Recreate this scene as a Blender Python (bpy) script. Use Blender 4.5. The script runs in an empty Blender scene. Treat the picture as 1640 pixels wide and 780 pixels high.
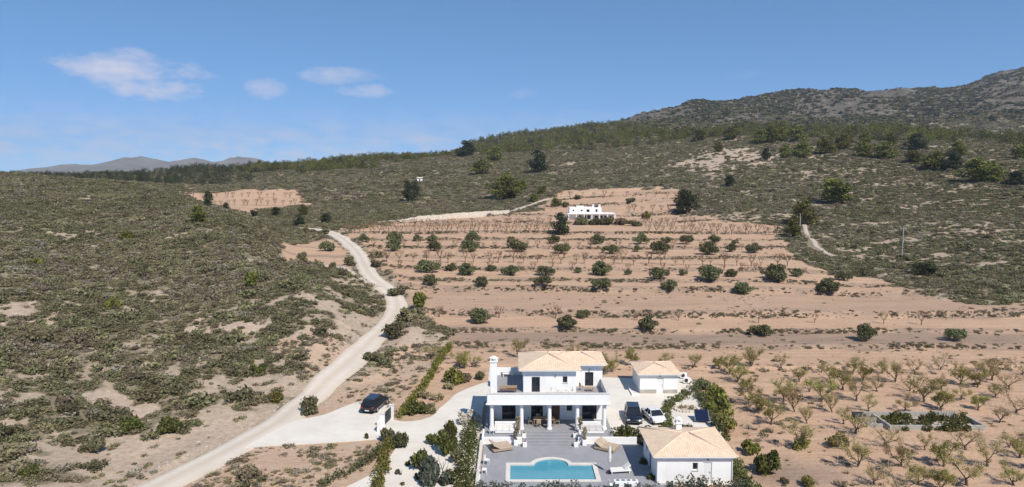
import bpy, bmesh, math, random
import numpy as np
from math import radians, sin, cos, tan, atan, pi, sqrt
from mathutils import Vector, Matrix

random.seed(7)
rng = np.random.default_rng(11)
scene = bpy.context.scene
COL = scene.collection

# ------------------------------------------------------------------ camera
CAM_H = 28.0
FPX = 1640 * 24.0 / 36.0
PITCH = atan(118.0 / FPX)
cam_d = bpy.data.cameras.new("camera")
cam_d.lens = 24.0
cam_d.sensor_width = 36.0
cam_d.sensor_fit = 'HORIZONTAL'
cam_d.clip_start = 0.5
cam_d.clip_end = 60000
cam = bpy.data.objects.new("camera", cam_d)
COL.objects.link(cam)
cam.location = (0, 0, CAM_H)
cam.rotation_euler = (pi / 2 - PITCH, 0, 0)
scene.camera = cam

# ------------------------------------------------------------------ sky, sun, exposure
SUN_EL, SUN_AZ = 49.0, 33.0          # azimuth: degrees to the right of straight-behind-the-camera
SKY_STRENGTH, SUN_STRENGTH, EXPOSURE = 0.12, 4.5, 0.18
HAZE_DENSITY, HAZE_COLOR = 0.9e-4, (.76, .84, 1.0, 1)
a_ = radians(SUN_AZ)
e_ = radians(SUN_EL)
SUNV = Vector((sin(a_) * cos(e_), -cos(a_) * cos(e_), sin(e_)))
sun_d = bpy.data.lights.new("sun", 'SUN')
sun_d.energy = SUN_STRENGTH
sun_d.angle = radians(0.53)
sun_d.color = (1.0, 0.93, 0.835)
sun_o = bpy.data.objects.new("sun", sun_d)
COL.objects.link(sun_o)
sun_o.rotation_euler = SUNV.to_track_quat('Z', 'Y').to_euler()

world = bpy.data.worlds.new("World")
scene.world = world
world.use_nodes = True
wn, wl = world.node_tree.nodes, world.node_tree.links
wn.clear()


def wnode(t, **kw):
    n = wn.new(t)
    for k, v in kw.items():
        setattr(n, k, v)
    return n


def wmath(op, a, b=None, c=None, clamp=False):
    n = wn.new('ShaderNodeMath')
    n.operation = op
    n.use_clamp = clamp
    for i, v in enumerate((a, b, c)):
        if v is None:
            continue
        if isinstance(v, (int, float)):
            n.inputs[i].default_value = v
        else:
            wl.new(v, n.inputs[i])
    return n.outputs[0]


sky = wnode('ShaderNodeTexSky', sky_type='NISHITA', sun_disc=False)
sky.sun_elevation = e_
sky.sun_rotation = math.atan2(SUNV.x, SUNV.y)
sky.air_density = 0.5
sky.dust_density = 0.0
sky.ozone_density = 6.0
sky.altitude = 4000
tc = wnode('ShaderNodeTexCoord')
sep = wnode('ShaderNodeSeparateXYZ')
wl.new(tc.outputs['Generated'], sep.inputs[0])
az = wmath('ARCTAN2', sep.outputs[0], sep.outputs[1])
el = wmath('ARCSINE', sep.outputs[2])
comb = wnode('ShaderNodeCombineXYZ')
wl.new(az, comb.inputs[0])
wl.new(wmath('MULTIPLY', el, 2.2), comb.inputs[1])
nz = wnode('ShaderNodeTexNoise')
nz.inputs['Scale'].default_value = 16.0
nz.inputs['Detail'].default_value = 8.0
nz.inputs['Roughness'].default_value = 0.6
wl.new(comb.outputs[0], nz.inputs['Vector'])
nz2 = wnode('ShaderNodeTexNoise')
nz2.inputs['Scale'].default_value = 34.0
nz2.inputs['Detail'].default_value = 8.0
nz2.inputs['Roughness'].default_value = 0.62
wl.new(comb.outputs[0], nz2.inputs['Vector'])
nmix = wmath('ADD', wmath('MULTIPLY', wmath('SUBTRACT', nz.outputs['Fac'], 0.5), 3.0),
             wmath('MULTIPLY', wmath('SUBTRACT', nz2.outputs['Fac'], 0.5), 2.4))
# cumulus wisps: (bearing, elevation, half width, half height, density)
CLOUDS = [(215, 112, 128, 25, .80), (255, 142, 78, 20, .85), (160, 105, 70, 18, .55), (232, 93, 42, 17, .75), (435, 143, 40, 18, .55),
          (548, 123, 66, 15, .62), (592, 145, 48, 12, .62), (126, 208, 48, 13, .6), (420, 227, 28, 10, .8), (60, 240, 60, 9, .35), (300, 246, 40, 8, .4),
          (536, 224, 40, 11, .62), (244, 230, 56, 14, .45), (690, 226, 75, 11, .55), (370, 243, 60, 9, .35),
          (840, 150, 26, 10, .16), (1180, 120, 40, 8, .08), (-120, 150, 120, 26, .7), (-400, 215, 160, 16, .5),
          (1900, 120, 140, 24, .5), (2300, 200, 160, 18, .5)]
acc = None
for (cx, cy, rx, ry, dn) in CLOUDS:
    caz = atan((cx - 820) / FPX)
    cel = atan((390 - cy) / FPX) - PITCH
    k = max(.25, cos(caz)) ** 1
    dx = wmath('DIVIDE', wmath('SUBTRACT', az, caz), rx / FPX * k * k)
    dy = wmath('DIVIDE', wmath('SUBTRACT', el, atan(tan(cel) * cos(caz))), ry / FPX * cos(caz))
    r2 = wmath('ADD', wmath('MULTIPLY', dx, dx), wmath('MULTIPLY', dy, dy))
    f = wmath('ADD', wmath('SUBTRACT', 1.08, r2), nmix)
    f = wmath('MULTIPLY', wmath('SMOOTH_MIN', wmath('MAXIMUM', wmath('MULTIPLY', f, 0.62), 0.0), 1.0, 0.25), dn, clamp=True)
    acc = f if acc is None else wmath('MAXIMUM', acc, f)
# thin veil low over the horizon, all round
veil = wmath('MULTIPLY', wmath('SUBTRACT', 1.0, wmath('ABSOLUTE', wmath('DIVIDE', wmath('SUBTRACT', el, 0.02), 0.07)), clamp=True), 0.62)
veil = wmath('MULTIPLY', veil, wmath('ADD', 0.45, nmix), clamp=True)
acc = wmath('MAXIMUM', acc, veil)
cmix = wnode('ShaderNodeMixRGB')
cmix.inputs['Color2'].default_value = (5.7, 5.45, 6.2, 1)
gam = wnode('ShaderNodeGamma')                  # softer contrast between zenith and horizon, over the whole dome
gam.inputs['Gamma'].default_value = 0.55
wl.new(sky.outputs[0], gam.inputs['Color'])
tintn = wnode('ShaderNodeMixRGB', blend_type='MULTIPLY')
tintn.inputs['Fac'].default_value = 1.0
tintn.inputs['Color2'].default_value = (1.16, 1.93, 2.45, 1)
wl.new(gam.outputs[0], tintn.inputs['Color1'])
wl.new(tintn.outputs[0], cmix.inputs['Color1'])
wl.new(acc, cmix.inputs['Fac'])
bg = wnode('ShaderNodeBackground')
bg.inputs['Strength'].default_value = SKY_STRENGTH
wl.new(cmix.outputs[0], bg.inputs['Color'])
wo = wnode('ShaderNodeOutputWorld')
wl.new(bg.outputs[0], wo.inputs['Surface'])

world.cycles.sampling_method = 'MANUAL'
world.cycles.sample_map_resolution = 256

scene.view_settings.view_transform = 'Standard'
scene.view_settings.look = 'None'
scene.view_settings.exposure = EXPOSURE
scene.view_settings.gamma = 1.0
scene.view_settings.use_curve_mapping = False
scene.render.engine = 'CYCLES'
scene.cycles.max_bounces = 5
scene.cycles.diffuse_bounces = 3
scene.cycles.glossy_bounces = 2
scene.cycles.transmission_bounces = 3
scene.cycles.volume_bounces = 0
scene.cycles.transparent_max_bounces = 6
scene.cycles.use_denoising = True
scene.cycles.use_adaptive_sampling = True
scene.cycles.caustics_reflective = False
scene.cycles.caustics_refractive = False


# ------------------------------------------------------------------ materials
def srgb(r, g, b):
    def c(v):
        v /= 255.0
        return v / 12.92 if v <= 0.04045 else ((v + 0.055) / 1.055) ** 2.4
    return (c(r), c(g), c(b), 1.0)


class NT:
    """small helper round a material's node tree"""
    def __init__(self, name, rough=0.8, spec=0.3):
        self.m = bpy.data.materials.new(name)
        self.m.use_nodes = True
        self.n, self.l = self.m.node_tree.nodes, self.m.node_tree.links
        self.p = self.n['Principled BSDF']
        self.p.inputs['Roughness'].default_value = rough
        self.p.inputs['Specular IOR Level'].default_value = spec

    def node(self, t, **kw):
        x = self.n.new(t)
        for k, v in kw.items():
            setattr(x, k, v)
        return x

    def put(self, sock, v):
        if isinstance(v, (int, float)):
            sock.default_value = v
        elif isinstance(v, tuple):
            sock.default_value = v
        else:
            self.l.new(v, sock)

    def noise(self, scale, detail=5, rough=.6, vec=None, dist=0.0):
        x = self.node('ShaderNodeTexNoise')
        x.inputs['Scale'].default_value = scale
        x.inputs['Detail'].default_value = detail
        x.inputs['Roughness'].default_value = rough
        x.inputs['Distortion'].default_value = dist
        if vec is not None:
            self.l.new(vec, x.inputs['Vector'])
        return x.outputs['Fac']

    def ramp(self, fac, stops):
        x = self.node('ShaderNodeValToRGB')
        cr = x.color_ramp
        while len(cr.elements) < len(stops):
            cr.elements.new(0.5)
        for e, (p, c) in zip(cr.elements, stops):
            e.position = p
            e.color = c if len(c) == 4 else (*c, 1)
        self.l.new(fac, x.inputs[0])
        return x.outputs[0]

    def mix(self, fac, a, b, mode='MIX'):
        x = self.node('ShaderNodeMixRGB', blend_type=mode)
        self.put(x.inputs[0], fac)
        self.put(x.inputs[1], a)
        self.put(x.inputs[2], b)
        return x.outputs[0]

    def math(self, op, a, b=None, clamp=False):
        x = self.node('ShaderNodeMath', operation=op, use_clamp=clamp)
        self.put(x.inputs[0], a)
        if b is not None:
            self.put(x.inputs[1], b)
        return x.outputs[0]

    def coords(self, kind='Object', scale=None):
        x = self.node('ShaderNodeTexCoord').outputs[kind]
        if scale:
            mp = self.node('ShaderNodeMapping')
            mp.inputs['Scale'].default_value = scale
            self.l.new(x, mp.inputs[0])
            x = mp.outputs[0]
        return x

    def world_pos(self, scale=None):
        x = self.node('ShaderNodeNewGeometry').outputs['Position']
        if scale:
            mp = self.node('ShaderNodeMapping')
            mp.inputs['Scale'].default_value = scale
            self.l.new(x, mp.inputs[0])
            x = mp.outputs[0]
        return x

    def bump(self, h, strength=.4, dist=.05):
        x = self.node('ShaderNodeBump')
        x.inputs['Strength'].default_value = strength
        x.inputs['Distance'].default_value = dist
        self.l.new(h, x.inputs['Height'])
        self.l.new(x.outputs[0], self.p.inputs['Normal'])

    def base(self, c):
        self.put(self.p.inputs['Base Color'], c)
        return self.m


def plain(name, col, rough=.7, spec=.3, var=.08, scale=3.0, metal=0.0):
    t = NT(name, rough, spec)
    t.p.inputs['Metallic'].default_value = metal
    n = t.noise(scale, 4, .6, t.world_pos())
    d = tuple(max(0, c * (1 - var)) for c in col[:3]) + (1,)
    u = tuple(min(1, c * (1 + var)) for c in col[:3]) + (1,)
    return t.base(t.ramp(n, [(.3, d), (.7, u)]))


def foliage(name, stops, transl=.22, tint=.25):
    """leaf material: shade varies leaf by leaf and plant by plant"""
    t = NT(name, .65, .15)
    geo = t.node('ShaderNodeNewGeometry')
    oi = t.node('ShaderNodeObjectInfo')
    c = t.ramp(geo.outputs['Random Per Island'], stops)
    h = t.node('ShaderNodeHueSaturation')
    t.l.new(c, h.inputs['Color'])
    t.l.new(t.math('ADD', t.math('MULTIPLY', oi.outputs['Random'], .04), .48), h.inputs['Hue'])
    t.l.new(t.math('ADD', t.math('MULTIPLY', oi.outputs['Random'], 2 * tint), 1 - tint), h.inputs['Value'])
    h.inputs['Saturation'].default_value = 1.0
    d = t.node('ShaderNodeBsdfDiffuse')
    tr = t.node('ShaderNodeBsdfTranslucent')
    t.l.new(h.outputs[0], d.inputs[0])
    t.l.new(h.outputs[0], tr.inputs[0])
    mx = t.node('ShaderNodeMixShader')
    mx.inputs[0].default_value = transl
    t.l.new(d.outputs[0], mx.inputs[1])
    t.l.new(tr.outputs[0], mx.inputs[2])
    out = t.n['Material Output']
    t.l.new(mx.outputs[0], out.inputs['Surface'])
    return t.m


M = {}
M['olive_leaf'] = foliage('olive_leaf', [(0, (0.089, 0.098, 0.044)), (.5, (0.142, 0.150, 0.070)), (1, (0.231, 0.235, 0.128))])
M['pine_leaf'] = foliage('pine_leaf', [(0, (0.086, 0.097, 0.024)), (.6, (0.157, 0.159, 0.042)), (1, (0.239, 0.222, 0.072))])
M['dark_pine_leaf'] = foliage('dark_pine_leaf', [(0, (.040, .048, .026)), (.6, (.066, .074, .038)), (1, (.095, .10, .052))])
M['almond_leaf'] = foliage('almond_leaf', [(0, (.30, .245, .11)), (.5, (.42, .34, .165)), (1, (.52, .42, .22))], .3)
M['almond_green'] = foliage('almond_green', [(0, (.17, .17, .05)), (.5, (.30, .275, .085)), (1, (.44, .37, .14))], .3)
M['garden_leaf'] = foliage('garden_leaf', [(0, (0.063, 0.074, 0.023)), (.5, (0.106, 0.118, 0.036)), (1, (0.184, 0.184, 0.063))])
M['bright_leaf'] = foliage('bright_leaf', [(0, (.12, .135, .03)), (.5, (.21, .215, .05)), (1, (.33, .31, .10))], .3)
M['grey_leaf'] = foliage('grey_leaf', [(0, (.06, .07, .05)), (.5, (.10, .115, .085)), (1, (.17, .18, .14))])
M['blossom'] = foliage('blossom', [(0, (.45, .40, .33)), (.5, (.6, .55, .48)), (1, (.72, .68, .6))], .2, .05)
M['g_dark'] = foliage('garrigue_dark', [(0, (0.114, 0.109, 0.060)), (.5, (0.174, 0.163, 0.091)), (1, (0.249, 0.229, 0.129))])
M['g_olive'] = foliage('garrigue_olive', [(0, (0.169, 0.155, 0.085)), (.5, (0.242, 0.219, 0.125)), (1, (0.338, 0.300, 0.175))])
M['g_brown'] = foliage('garrigue_brown', [(0, (0.165, 0.139, 0.092)), (.5, (0.239, 0.198, 0.134)), (1, (0.331, 0.268, 0.186))])
M['g_grey'] = foliage('garrigue_grey', [(0, (0.206, 0.186, 0.141)), (.5, (0.289, 0.256, 0.198)), (1, (0.399, 0.352, 0.272))])
M['g_straw'] = foliage('garrigue_straw', [(0, (0.230, 0.184, 0.103)), (.5, (0.333, 0.276, 0.161)), (1, (0.460, 0.380, 0.241))])
M['bark'] = plain('bark', (.14, .115, .09, 1), .9, .1, .3, 9)
M['bark_dark'] = plain('bark_dark', (.135, .105, .08, 1), .9, .1, .3, 9)
M['twig_red'] = plain('twig_red', (.24, .15, .105, 1), .9, .1, .25, 2)


def mat_wall():
    t = NT('white_render', .85, .2)
    n = t.noise(1.4, 6, .65, t.world_pos((1, 1, .35)))
    g = t.noise(30, 3, .6, t.world_pos())
    t.bump(g, .15, .01)
    st = t.noise(1.0, 5, .7, t.world_pos((5, 5, .35)))
    c = t.ramp(n, [(.2, (.80, .785, .765)), (.55, (.875, .865, .85))])
    return t.base(t.mix(t.math('MULTIPLY', t.math('SUBTRACT', st, .55, True), 1.5, True), c, (.62, .59, .55, 1)))


def mat_roof():
    t = NT('roof_tile', .85, .2)
    uv = t.node('ShaderNodeUVMap').outputs[0]
    sp = t.node('ShaderNodeSeparateXYZ')
    t.l.new(uv, sp.inputs[0])
    w = t.math('SINE', t.math('MULTIPLY', sp.outputs[0], 2 * pi / .24))
    row = t.math('FRACT', t.math('MULTIPLY', sp.outputs[1], 1 / .36))
    hgt = t.math('ADD', t.math('MULTIPLY', w, .5), t.math('MULTIPLY', row, .35))
    t.bump(hgt, .6, .035)
    br = t.node('ShaderNodeTexWhiteNoise', noise_dimensions='2D')
    vm = t.node('ShaderNodeVectorMath', operation='SNAP')
    t.l.new(uv, vm.inputs[0])
    vm.inputs[1].default_value = (.24, .36, 1)
    t.l.new(vm.outputs[0], br.inputs['Vector'])
    c = t.ramp(br.outputs['Value'], [(0, (.665, .50, .345)), (.5, (.715, .55, .39)), (1, (.76, .60, .445))])
    n = t.noise(.7, 5, .6, t.world_pos())
    return t.base(t.mix(t.math('MULTIPLY', n, .4), c, (.72, .56, .44, 1)))


def mat_paving():
    t = NT('grey_paving', .7, .25)
    p = t.world_pos()
    b = t.node('ShaderNodeTexBrick', offset=0.5, squash=1.0)
    b.inputs['Scale'].default_value = 1.0
    b.inputs['Brick Width'].default_value = .6
    b.inputs['Row Height'].default_value = .6
    b.inputs['Mortar Size'].default_value = .012
    b.inputs['Color1'].default_value = (.275, .275, .295, 1)
    b.inputs['Color2'].default_value = (.32, .32, .34, 1)
    b.inputs['Mortar'].default_value = (.24, .24, .25, 1)
    t.l.new(p, b.inputs['Vector'])
    n = t.noise(.5, 6, .65, p)
    return t.base(t.mix(.5, b.outputs[0], t.ramp(n, [(.3, (.26, .26, .28)), (.7, (.345, .345, .36))])))


def mat_gravel(name, lo, hi, tracks=False):
    t = NT(name, .95, .1)
    p = t.world_pos()
    n = t.noise(.25, 7, .65, p)
    f = t.noise(7, 5, .75, p)
    c = t.ramp(n, [(.25, lo), (.75, hi)])
    c = t.mix(t.math('MULTIPLY', t.math('SUBTRACT', t.noise(.9, 6, .7, t.world_pos((.5, 1.3, 1))), .5, True), 1.6, True), c, tuple(v * .74 for v in lo[:3]) + (1,))
    c = t.mix(t.math('MULTIPLY', t.math('SUBTRACT', f, .35, True), .55), c, tuple(v * .62 for v in lo[:3]) + (1,))
    if tracks:
        a = t.node('ShaderNodeAttribute', attribute_name='across')
        # dusty crown and verges between the two compacted wheel ruts
        s = t.math('ABSOLUTE', t.math('SUBTRACT', t.math('ABSOLUTE', a.outputs['Fac']), .48))
        k = t.math('MULTIPLY', s, t.math('ADD', n, .5), True)
        c = t.mix(t.math('MULTIPLY', k, 1.35, True), c, (.50, .41, .32, 1))
    t.bump(f, .35, .03)
    return t.base(c)


M['wall'] = mat_wall()
M['roof'] = mat_roof()
M['paving'] = mat_paving()
M['gravel'] = mat_gravel('white_gravel', (.64, .59, .52, 1), (.79, .74, .67, 1))
M['road'] = mat_gravel('pale_road', (.60, .53, .455, 1), (.72, .65, .57, 1), True)
M['track'] = mat_gravel('pale_track', (.46, .385, .31, 1), (.56, .48, .40, 1))
M['dark_metal'] = plain('dark_metal', (.03, .032, .036, 1), .45, .5, .15, 2)
M['grey_metal'] = plain('grey_metal', (.32, .33, .34, 1), .5, .5, .1, 2)
M['wood'] = plain('wood', (.40, .28, .18, 1), .7, .3, .25, 6)
M['wood_dark'] = plain('wood_dark', (.16, .085, .06, 1), .7, .3, .25, 6)
M['wicker'] = plain('wicker', (.36, .28, .20, 1), .85, .2, .2, 12)
M['cushion'] = plain('cushion', (.72, .70, .67, 1), .9, .1, .05, 3)
M['cushion_tan'] = plain('cushion_tan', (.46, .37, .28, 1), .9, .1, .12, 4)
M['white_plastic'] = plain('white_plastic', (.78, .78, .77, 1), .5, .4, .03, 3)
M['stone'] = plain('stone', (.44, .40, .35, 1), .9, .1, .25, 2.5)
M['rubble'] = plain('rubble', (.42, .36, .29, 1), .95, .1, .25, 1.2)
M['pale_stone'] = plain('pale_stone', (.60, .54, .46, 1), .95, .1, .2, 1.2)
M['coping'] = plain('coping', (.66, .62, .57, 1), .7, .25, .07, 1.5)
M['pool_tile'] = plain('pool_tile', (.42, .80, .93, 1), .4, .4, .08, 2)
M['concrete'] = plain('concrete', (.38, .36, .33, 1), .9, .15, .25, .9)
M['rubber'] = plain('rubber', (.02, .02, .02, 1), .85, .2, .1, 4)
M['terracotta'] = plain('terracotta', (.42, .2, .12, 1), .8, .2, .1, 4)
M['navy_panel'] = plain('navy_panel', (.012, .016, .045, 1), .25, .5, .1, 4)
M['stripe'] = plain('stripe', (.58, .56, .55, 1), .9, .1, .1, 14)


def mat_glass():
    t = NT('window_glass', .06, .6)
    n = t.noise(1.2, 3, .5, t.world_pos())
    return t.base(t.ramp(n, [(.3, (.012, .014, .018)), (.7, (.028, .032, .04))]))


def mat_paint(name, c):
    t = NT(name, .25, .5)
    t.p.inputs['Coat Weight'].default_value = .8
    t.p.inputs['Coat Roughness'].default_value = .08
    n = t.noise(2, 4, .6, t.world_pos())
    return t.base(t.ramp(n, [(.3, c), (.8, tuple(min(1, v * 1.25 + .006) for v in c[:3]))]))


def mat_water():
    t = NT('pool_water', .04, .5)
    p = t.world_pos()
    n = t.noise(2.4, 4, .6, p, .5)
    t.bump(n, .12, .05)
    t.p.inputs['Transmission Weight'].default_value = .55
    t.p.inputs['IOR'].default_value = 1.33
    c = t.ramp(t.noise(.5, 4, .6, p), [(.3, (.12, .58, .80)), (.7, (.18, .68, .88))])
    return t.base(c)


M['glass'] = mat_glass()
M['black_paint'] = mat_paint('black_paint', (.008, .008, .010, 1))
M['navy_paint'] = mat_paint('navy_paint', (.010, .012, .020, 1))
M['white_paint'] = mat_paint('white_paint', (.72, .72, .72, 1))
M['water'] = mat_water()


def lamp_mat(name, c):
    t = NT(name, .2, .6)
    return t.base(c)


M['tail'] = lamp_mat('tail_lamp', (.32, .012, .01, 1))
M['head'] = lamp_mat('head_lamp', (.6, .62, .65, 1))


def mat_terrain():
    t = NT('terrain_soil', .95, .08)
    p = t.world_pos()
    za = t.node('ShaderNodeAttribute', attribute_name='zone')
    zs = t.node('ShaderNodeSeparateColor')
    t.l.new(za.outputs['Color'], zs.inputs[0])
    fld, bare, rock = zs.outputs[0], zs.outputs[1], zs.outputs[2]
    tilled = za.outputs['Alpha']
    big = t.noise(.018, 6, .62, p)
    mid = t.noise(.16, 7, .68, p)
    fine = t.noise(1.6, 6, .72, p)
    grain = t.noise(9, 4, .7, p)
    # hillside litter and dry grass
    gar = t.ramp(mid, [(.30, (.15, .13, .085)), (.5, (.205, .175, .118)), (.66, (.275, .23, .16))])
    gar = t.mix(t.math('MULTIPLY', t.math('SUBTRACT', fine, .42, True), 2.0, True), gar, (.30, .245, .175, 1))
    # pale limestone soil in the gaps
    pale = t.ramp(fine, [(.3, (.34, .255, .185)), (.5, (.46, .36, .275)), (.72, (.56, .465, .375))])
    c = t.mix(bare, gar, pale)
    # orchard soil, pinkish tan, raked along the terraces
    rk = t.noise(1.0, 6, .65, t.world_pos((.05, 1.1, .3)))
    soil = t.ramp(rk, [(.28, (.405, .262, .172)), (.5, (.525, .345, .232)), (.72, (.61, .42, .295))])
    soil = t.mix(t.math('MULTIPLY', t.math('SUBTRACT', mid, .45, True), 1.6, True), soil, (.53, .40, .295, 1))
    soil = t.mix(t.math('MULTIPLY', t.math('SUBTRACT', grain, .46, True), 2.6, True), soil, (.27, .175, .115, 1))
    soil = t.mix(t.math('MULTIPLY', t.math('SUBTRACT', fine, .5, True), 2.2, True), soil, (.62, .45, .335, 1))
    soil = t.mix(t.math('MULTIPLY', t.math('SUBTRACT', t.noise(.45, 7, .75, p), .52, True), 3.0, True), soil, (.36, .275, .185, 1))
    soil = t.mix(t.math('MULTIPLY', t.math('SUBTRACT', big, .5, True), 1.2, True), soil, (.42, .315, .225, 1))
    till = t.ramp(t.noise(1.0, 6, .75, t.world_pos((.22, 2.2, 1))), [(.3, (.235, .168, .128)), (.55, (.325, .235, .178)), (.75, (.43, .32, .245))])
    soil = t.mix(tilled, soil, till)
    c = t.mix(fld, c, soil)
    # limestone scree on the mountain
    scr = t.ramp(t.noise(.055, 8, .72, p), [(.30, (.075, .068, .050)), (.5, (.120, .104, .082)), (.68, (.23, .195, .16))])
    c = t.mix(rock, c, scr)
    t.bump(t.math('ADD', fine, t.math('MULTIPLY', mid, 2.0)), .55, .25)
    return t.base(c)


M['terrain'] = mat_terrain()
M['mountain'] = plain('mountain', (.16, .15, .13, 1), .95, .05, .3, .004)


# ------------------------------------------------------------------ mesh helpers
def mesh_np(name, V, F, mat=None, smooth=False):
    """V (n,3) array, F list of index tuples or (m,k) array"""
    me = bpy.data.meshes.new(name)
    V = np.asarray(V, dtype=np.float32)
    if isinstance(F, np.ndarray):
        k = F.shape[1]
        me.vertices.add(len(V))
        me.vertices.foreach_set('co', V.ravel())
        me.loops.add(F.size)
        me.loops.foreach_set('vertex_index', F.astype(np.int32).ravel())
        me.polygons.add(len(F))
        me.polygons.foreach_set('loop_start', (np.arange(len(F)) * k).astype(np.int32))
        me.update(calc_edges=True)
    else:
        me.from_pydata([tuple(v) for v in V.tolist()], [], [tuple(f) for f in F])
        me.update()
    if smooth:
        me.polygons.foreach_set('use_smooth', np.ones(len(me.polygons), bool))
    if mat is not None:
        me.materials.append(M[mat] if isinstance(mat, str) else mat)
    return me


class MB:
    """collects boxes, tubes and lathes into one mesh"""
    def __init__(self):
        self.v, self.f = [], []

    def add(self, vs, fs):
        o = len(self.v)
        self.v += [tuple(p) for p in vs]
        self.f += [tuple(i + o for i in q) for q in fs]
        return self

    def box(self, x0, x1, y0, y1, z0, z1, bev=0.0):
        if bev <= 0:
            vs = [(x, y, z) for z in (z0, z1) for y in (y0, y1) for x in (x0, x1)]
            return self.add(vs, [(0, 2, 3, 1), (4, 5, 7, 6), (0, 1, 5, 4), (2, 6, 7, 3), (0, 4, 6, 2), (1, 3, 7, 5)])
        b = bev
        bm = bmesh.new()
        bmesh.ops.create_cube(bm, size=1)
        for v in bm.verts:
            v.co = Vector(((x0 + x1) / 2 + v.co.x * (x1 - x0), (y0 + y1) / 2 + v.co.y * (y1 - y0), (z0 + z1) / 2 + v.co.z * (z1 - z0)))
        bmesh.ops.bevel(bm, geom=bm.edges[:], offset=b, segments=2, affect='EDGES', profile=.5)
        bm.verts.ensure_lookup_table()
        self.add([v.co[:] for v in bm.verts], [[v.index for v in f.verts] for f in bm.faces])
        bm.free()
        return self

    def tube(self, pts, rads, n=6, caps=True):
        pts = [Vector(p) for p in pts]
        vs, fs = [], []
        for i, p in enumerate(pts):
            d = (pts[min(i + 1, len(pts) - 1)] - pts[max(i - 1, 0)])
            if d.length < 1e-6:
                d = Vector((0, 0, 1))
            d.normalize()
            s = d.cross(Vector((0, 0, 1)) if abs(d.z) < .95 else Vector((1, 0, 0))).normalized()
            t = d.cross(s)
            r = rads[i] if hasattr(rads, '__len__') else rads
            for k in range(n):
                a = 2 * pi * k / n
                vs.append(p + (s * cos(a) + t * sin(a)) * r)
        for i in range(len(pts) - 1):
            for k in range(n):
                a, b = i * n + k, i * n + (k + 1) % n
                fs.append((a, b, b + n, a + n))
        if caps:
            fs.append(tuple(range(n))[::-1])
            fs.append(tuple((len(pts) - 1) * n + k for k in range(n)))
        return self.add(vs, fs)

    def lathe(self, prof, cx=0, cy=0, n=16):
        vs, fs = [], []
        for (r, z) in prof:
            for k in range(n):
                a = 2 * pi * k / n
                vs.append((cx + r * cos(a), cy + r * sin(a), z))
        for i in range(len(prof) - 1):
            for k in range(n):
                a, b = i * n + k, i * n + (k + 1) % n
                fs.append((a, b, b + n, a + n))
        fs.append(tuple(range(n))[::-1])
        fs.append(tuple((len(prof) - 1) * n + k for k in range(n)))
        return self.add(vs, fs)

    def prism(self, poly, z0, z1):
        """vertical prism over an xy polygon"""
        n = len(poly)
        vs = [(x, y, z0) for x, y in poly] + [(x, y, z1) for x, y in poly]
        fs = [tuple(range(n))[::-1], tuple(range(n, 2 * n))] + [(i, (i + 1) % n, n + (i + 1) % n, n + i) for i in range(n)]
        return self.add(vs, fs)

    def mesh(self, name, mat, smooth=False):
        return mesh_np(name, np.array(self.v), self.f, mat, smooth)


def link(name, me, parent=None, loc=None, rz=None):
    o = bpy.data.objects.new(name, me)
    COL.objects.link(o)
    if parent is not None:
        o.parent = parent
    if loc is not None:
        o.location = loc
    if rz is not None:
        o.rotation_euler = (0, 0, rz)
    return o


def part(name, mb, mat, parent, smooth=False):
    return link(name, mb.mesh(name, mat, smooth), parent)


def tag(o, label, cat, group=None):
    o['label'] = label
    o['category'] = cat
    if group:
        o['group'] = group
    return o


def thing(name, label, cat, loc=(0, 0, 0), rz=0.0, group=None, scale=None):
    o = bpy.data.objects.new(name, None)
    COL.objects.link(o)
    o.location = loc
    o.rotation_euler = (0, 0, rz)
    if scale is not None:
        o.scale = scale if hasattr(scale, '__len__') else (scale,) * 3
    return tag(o, label, cat, group)


def structure(o, kind='structure'):
    o['kind'] = kind
    return o


ORD = "first second third fourth fifth sixth seventh eighth ninth tenth eleventh twelfth thirteenth fourteenth fifteenth sixteenth seventeenth eighteenth nineteenth twentieth".split()
TENS = {2: 'twenty', 3: 'thirty', 4: 'forty', 5: 'fifty', 6: 'sixty', 7: 'seventy', 8: 'eighty', 9: 'ninety'}
TENTH = {2: 'twentieth', 3: 'thirtieth', 4: 'fortieth', 5: 'fiftieth', 6: 'sixtieth', 7: 'seventieth', 8: 'eightieth', 9: 'ninetieth'}


def ordinal(i):
    n = i + 1
    if n <= 20:
        return ORD[n - 1]
    t, u = divmod(n, 10)
    return TENTH[t] if u == 0 else TENS[t] + '-' + ORD[u - 1]


# ------------------------------------------------------------------ terrain height field
def hash2(ix, iy, seed):
    h = (ix.astype(np.int64) * 374761393 + iy.astype(np.int64) * 668265263 + seed * 2246822519) & 0xffffffff
    h = ((h ^ (h >> 13)) * 1274126177) & 0xffffffff
    h = h ^ (h >> 16)
    return (h & 0xffffff) / float(0xffffff)


def vnoise(x, y, seed=0):
    x = np.asarray(x, float)
    y = np.asarray(y, float)
    xi, yi = np.floor(x), np.floor(y)
    fx, fy = x - xi, y - yi
    fx = fx * fx * fx * (fx * (fx * 6 - 15) + 10)
    fy = fy * fy * fy * (fy * (fy * 6 - 15) + 10)
    a, b = hash2(xi, yi, seed), hash2(xi + 1, yi, seed)
    c, d = hash2(xi, yi + 1, seed), hash2(xi + 1, yi + 1, seed)
    return (a + (b - a) * fx) * (1 - fy) + (c + (d - c) * fx) * fy


def fbm(x, y, seed=0, octv=4, gain=.5):
    s, amp, tot = 0, 1.0, 0
    for k in range(octv):
        s = s + amp * vnoise(x * 2 ** k, y * 2 ** k, seed + 17 * k)
        tot += amp
        amp *= gain
    return s / tot


def slope_of(py):
    return np.tan(np.arctan((390.0 - py) / FPX) - PITCH)


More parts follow.
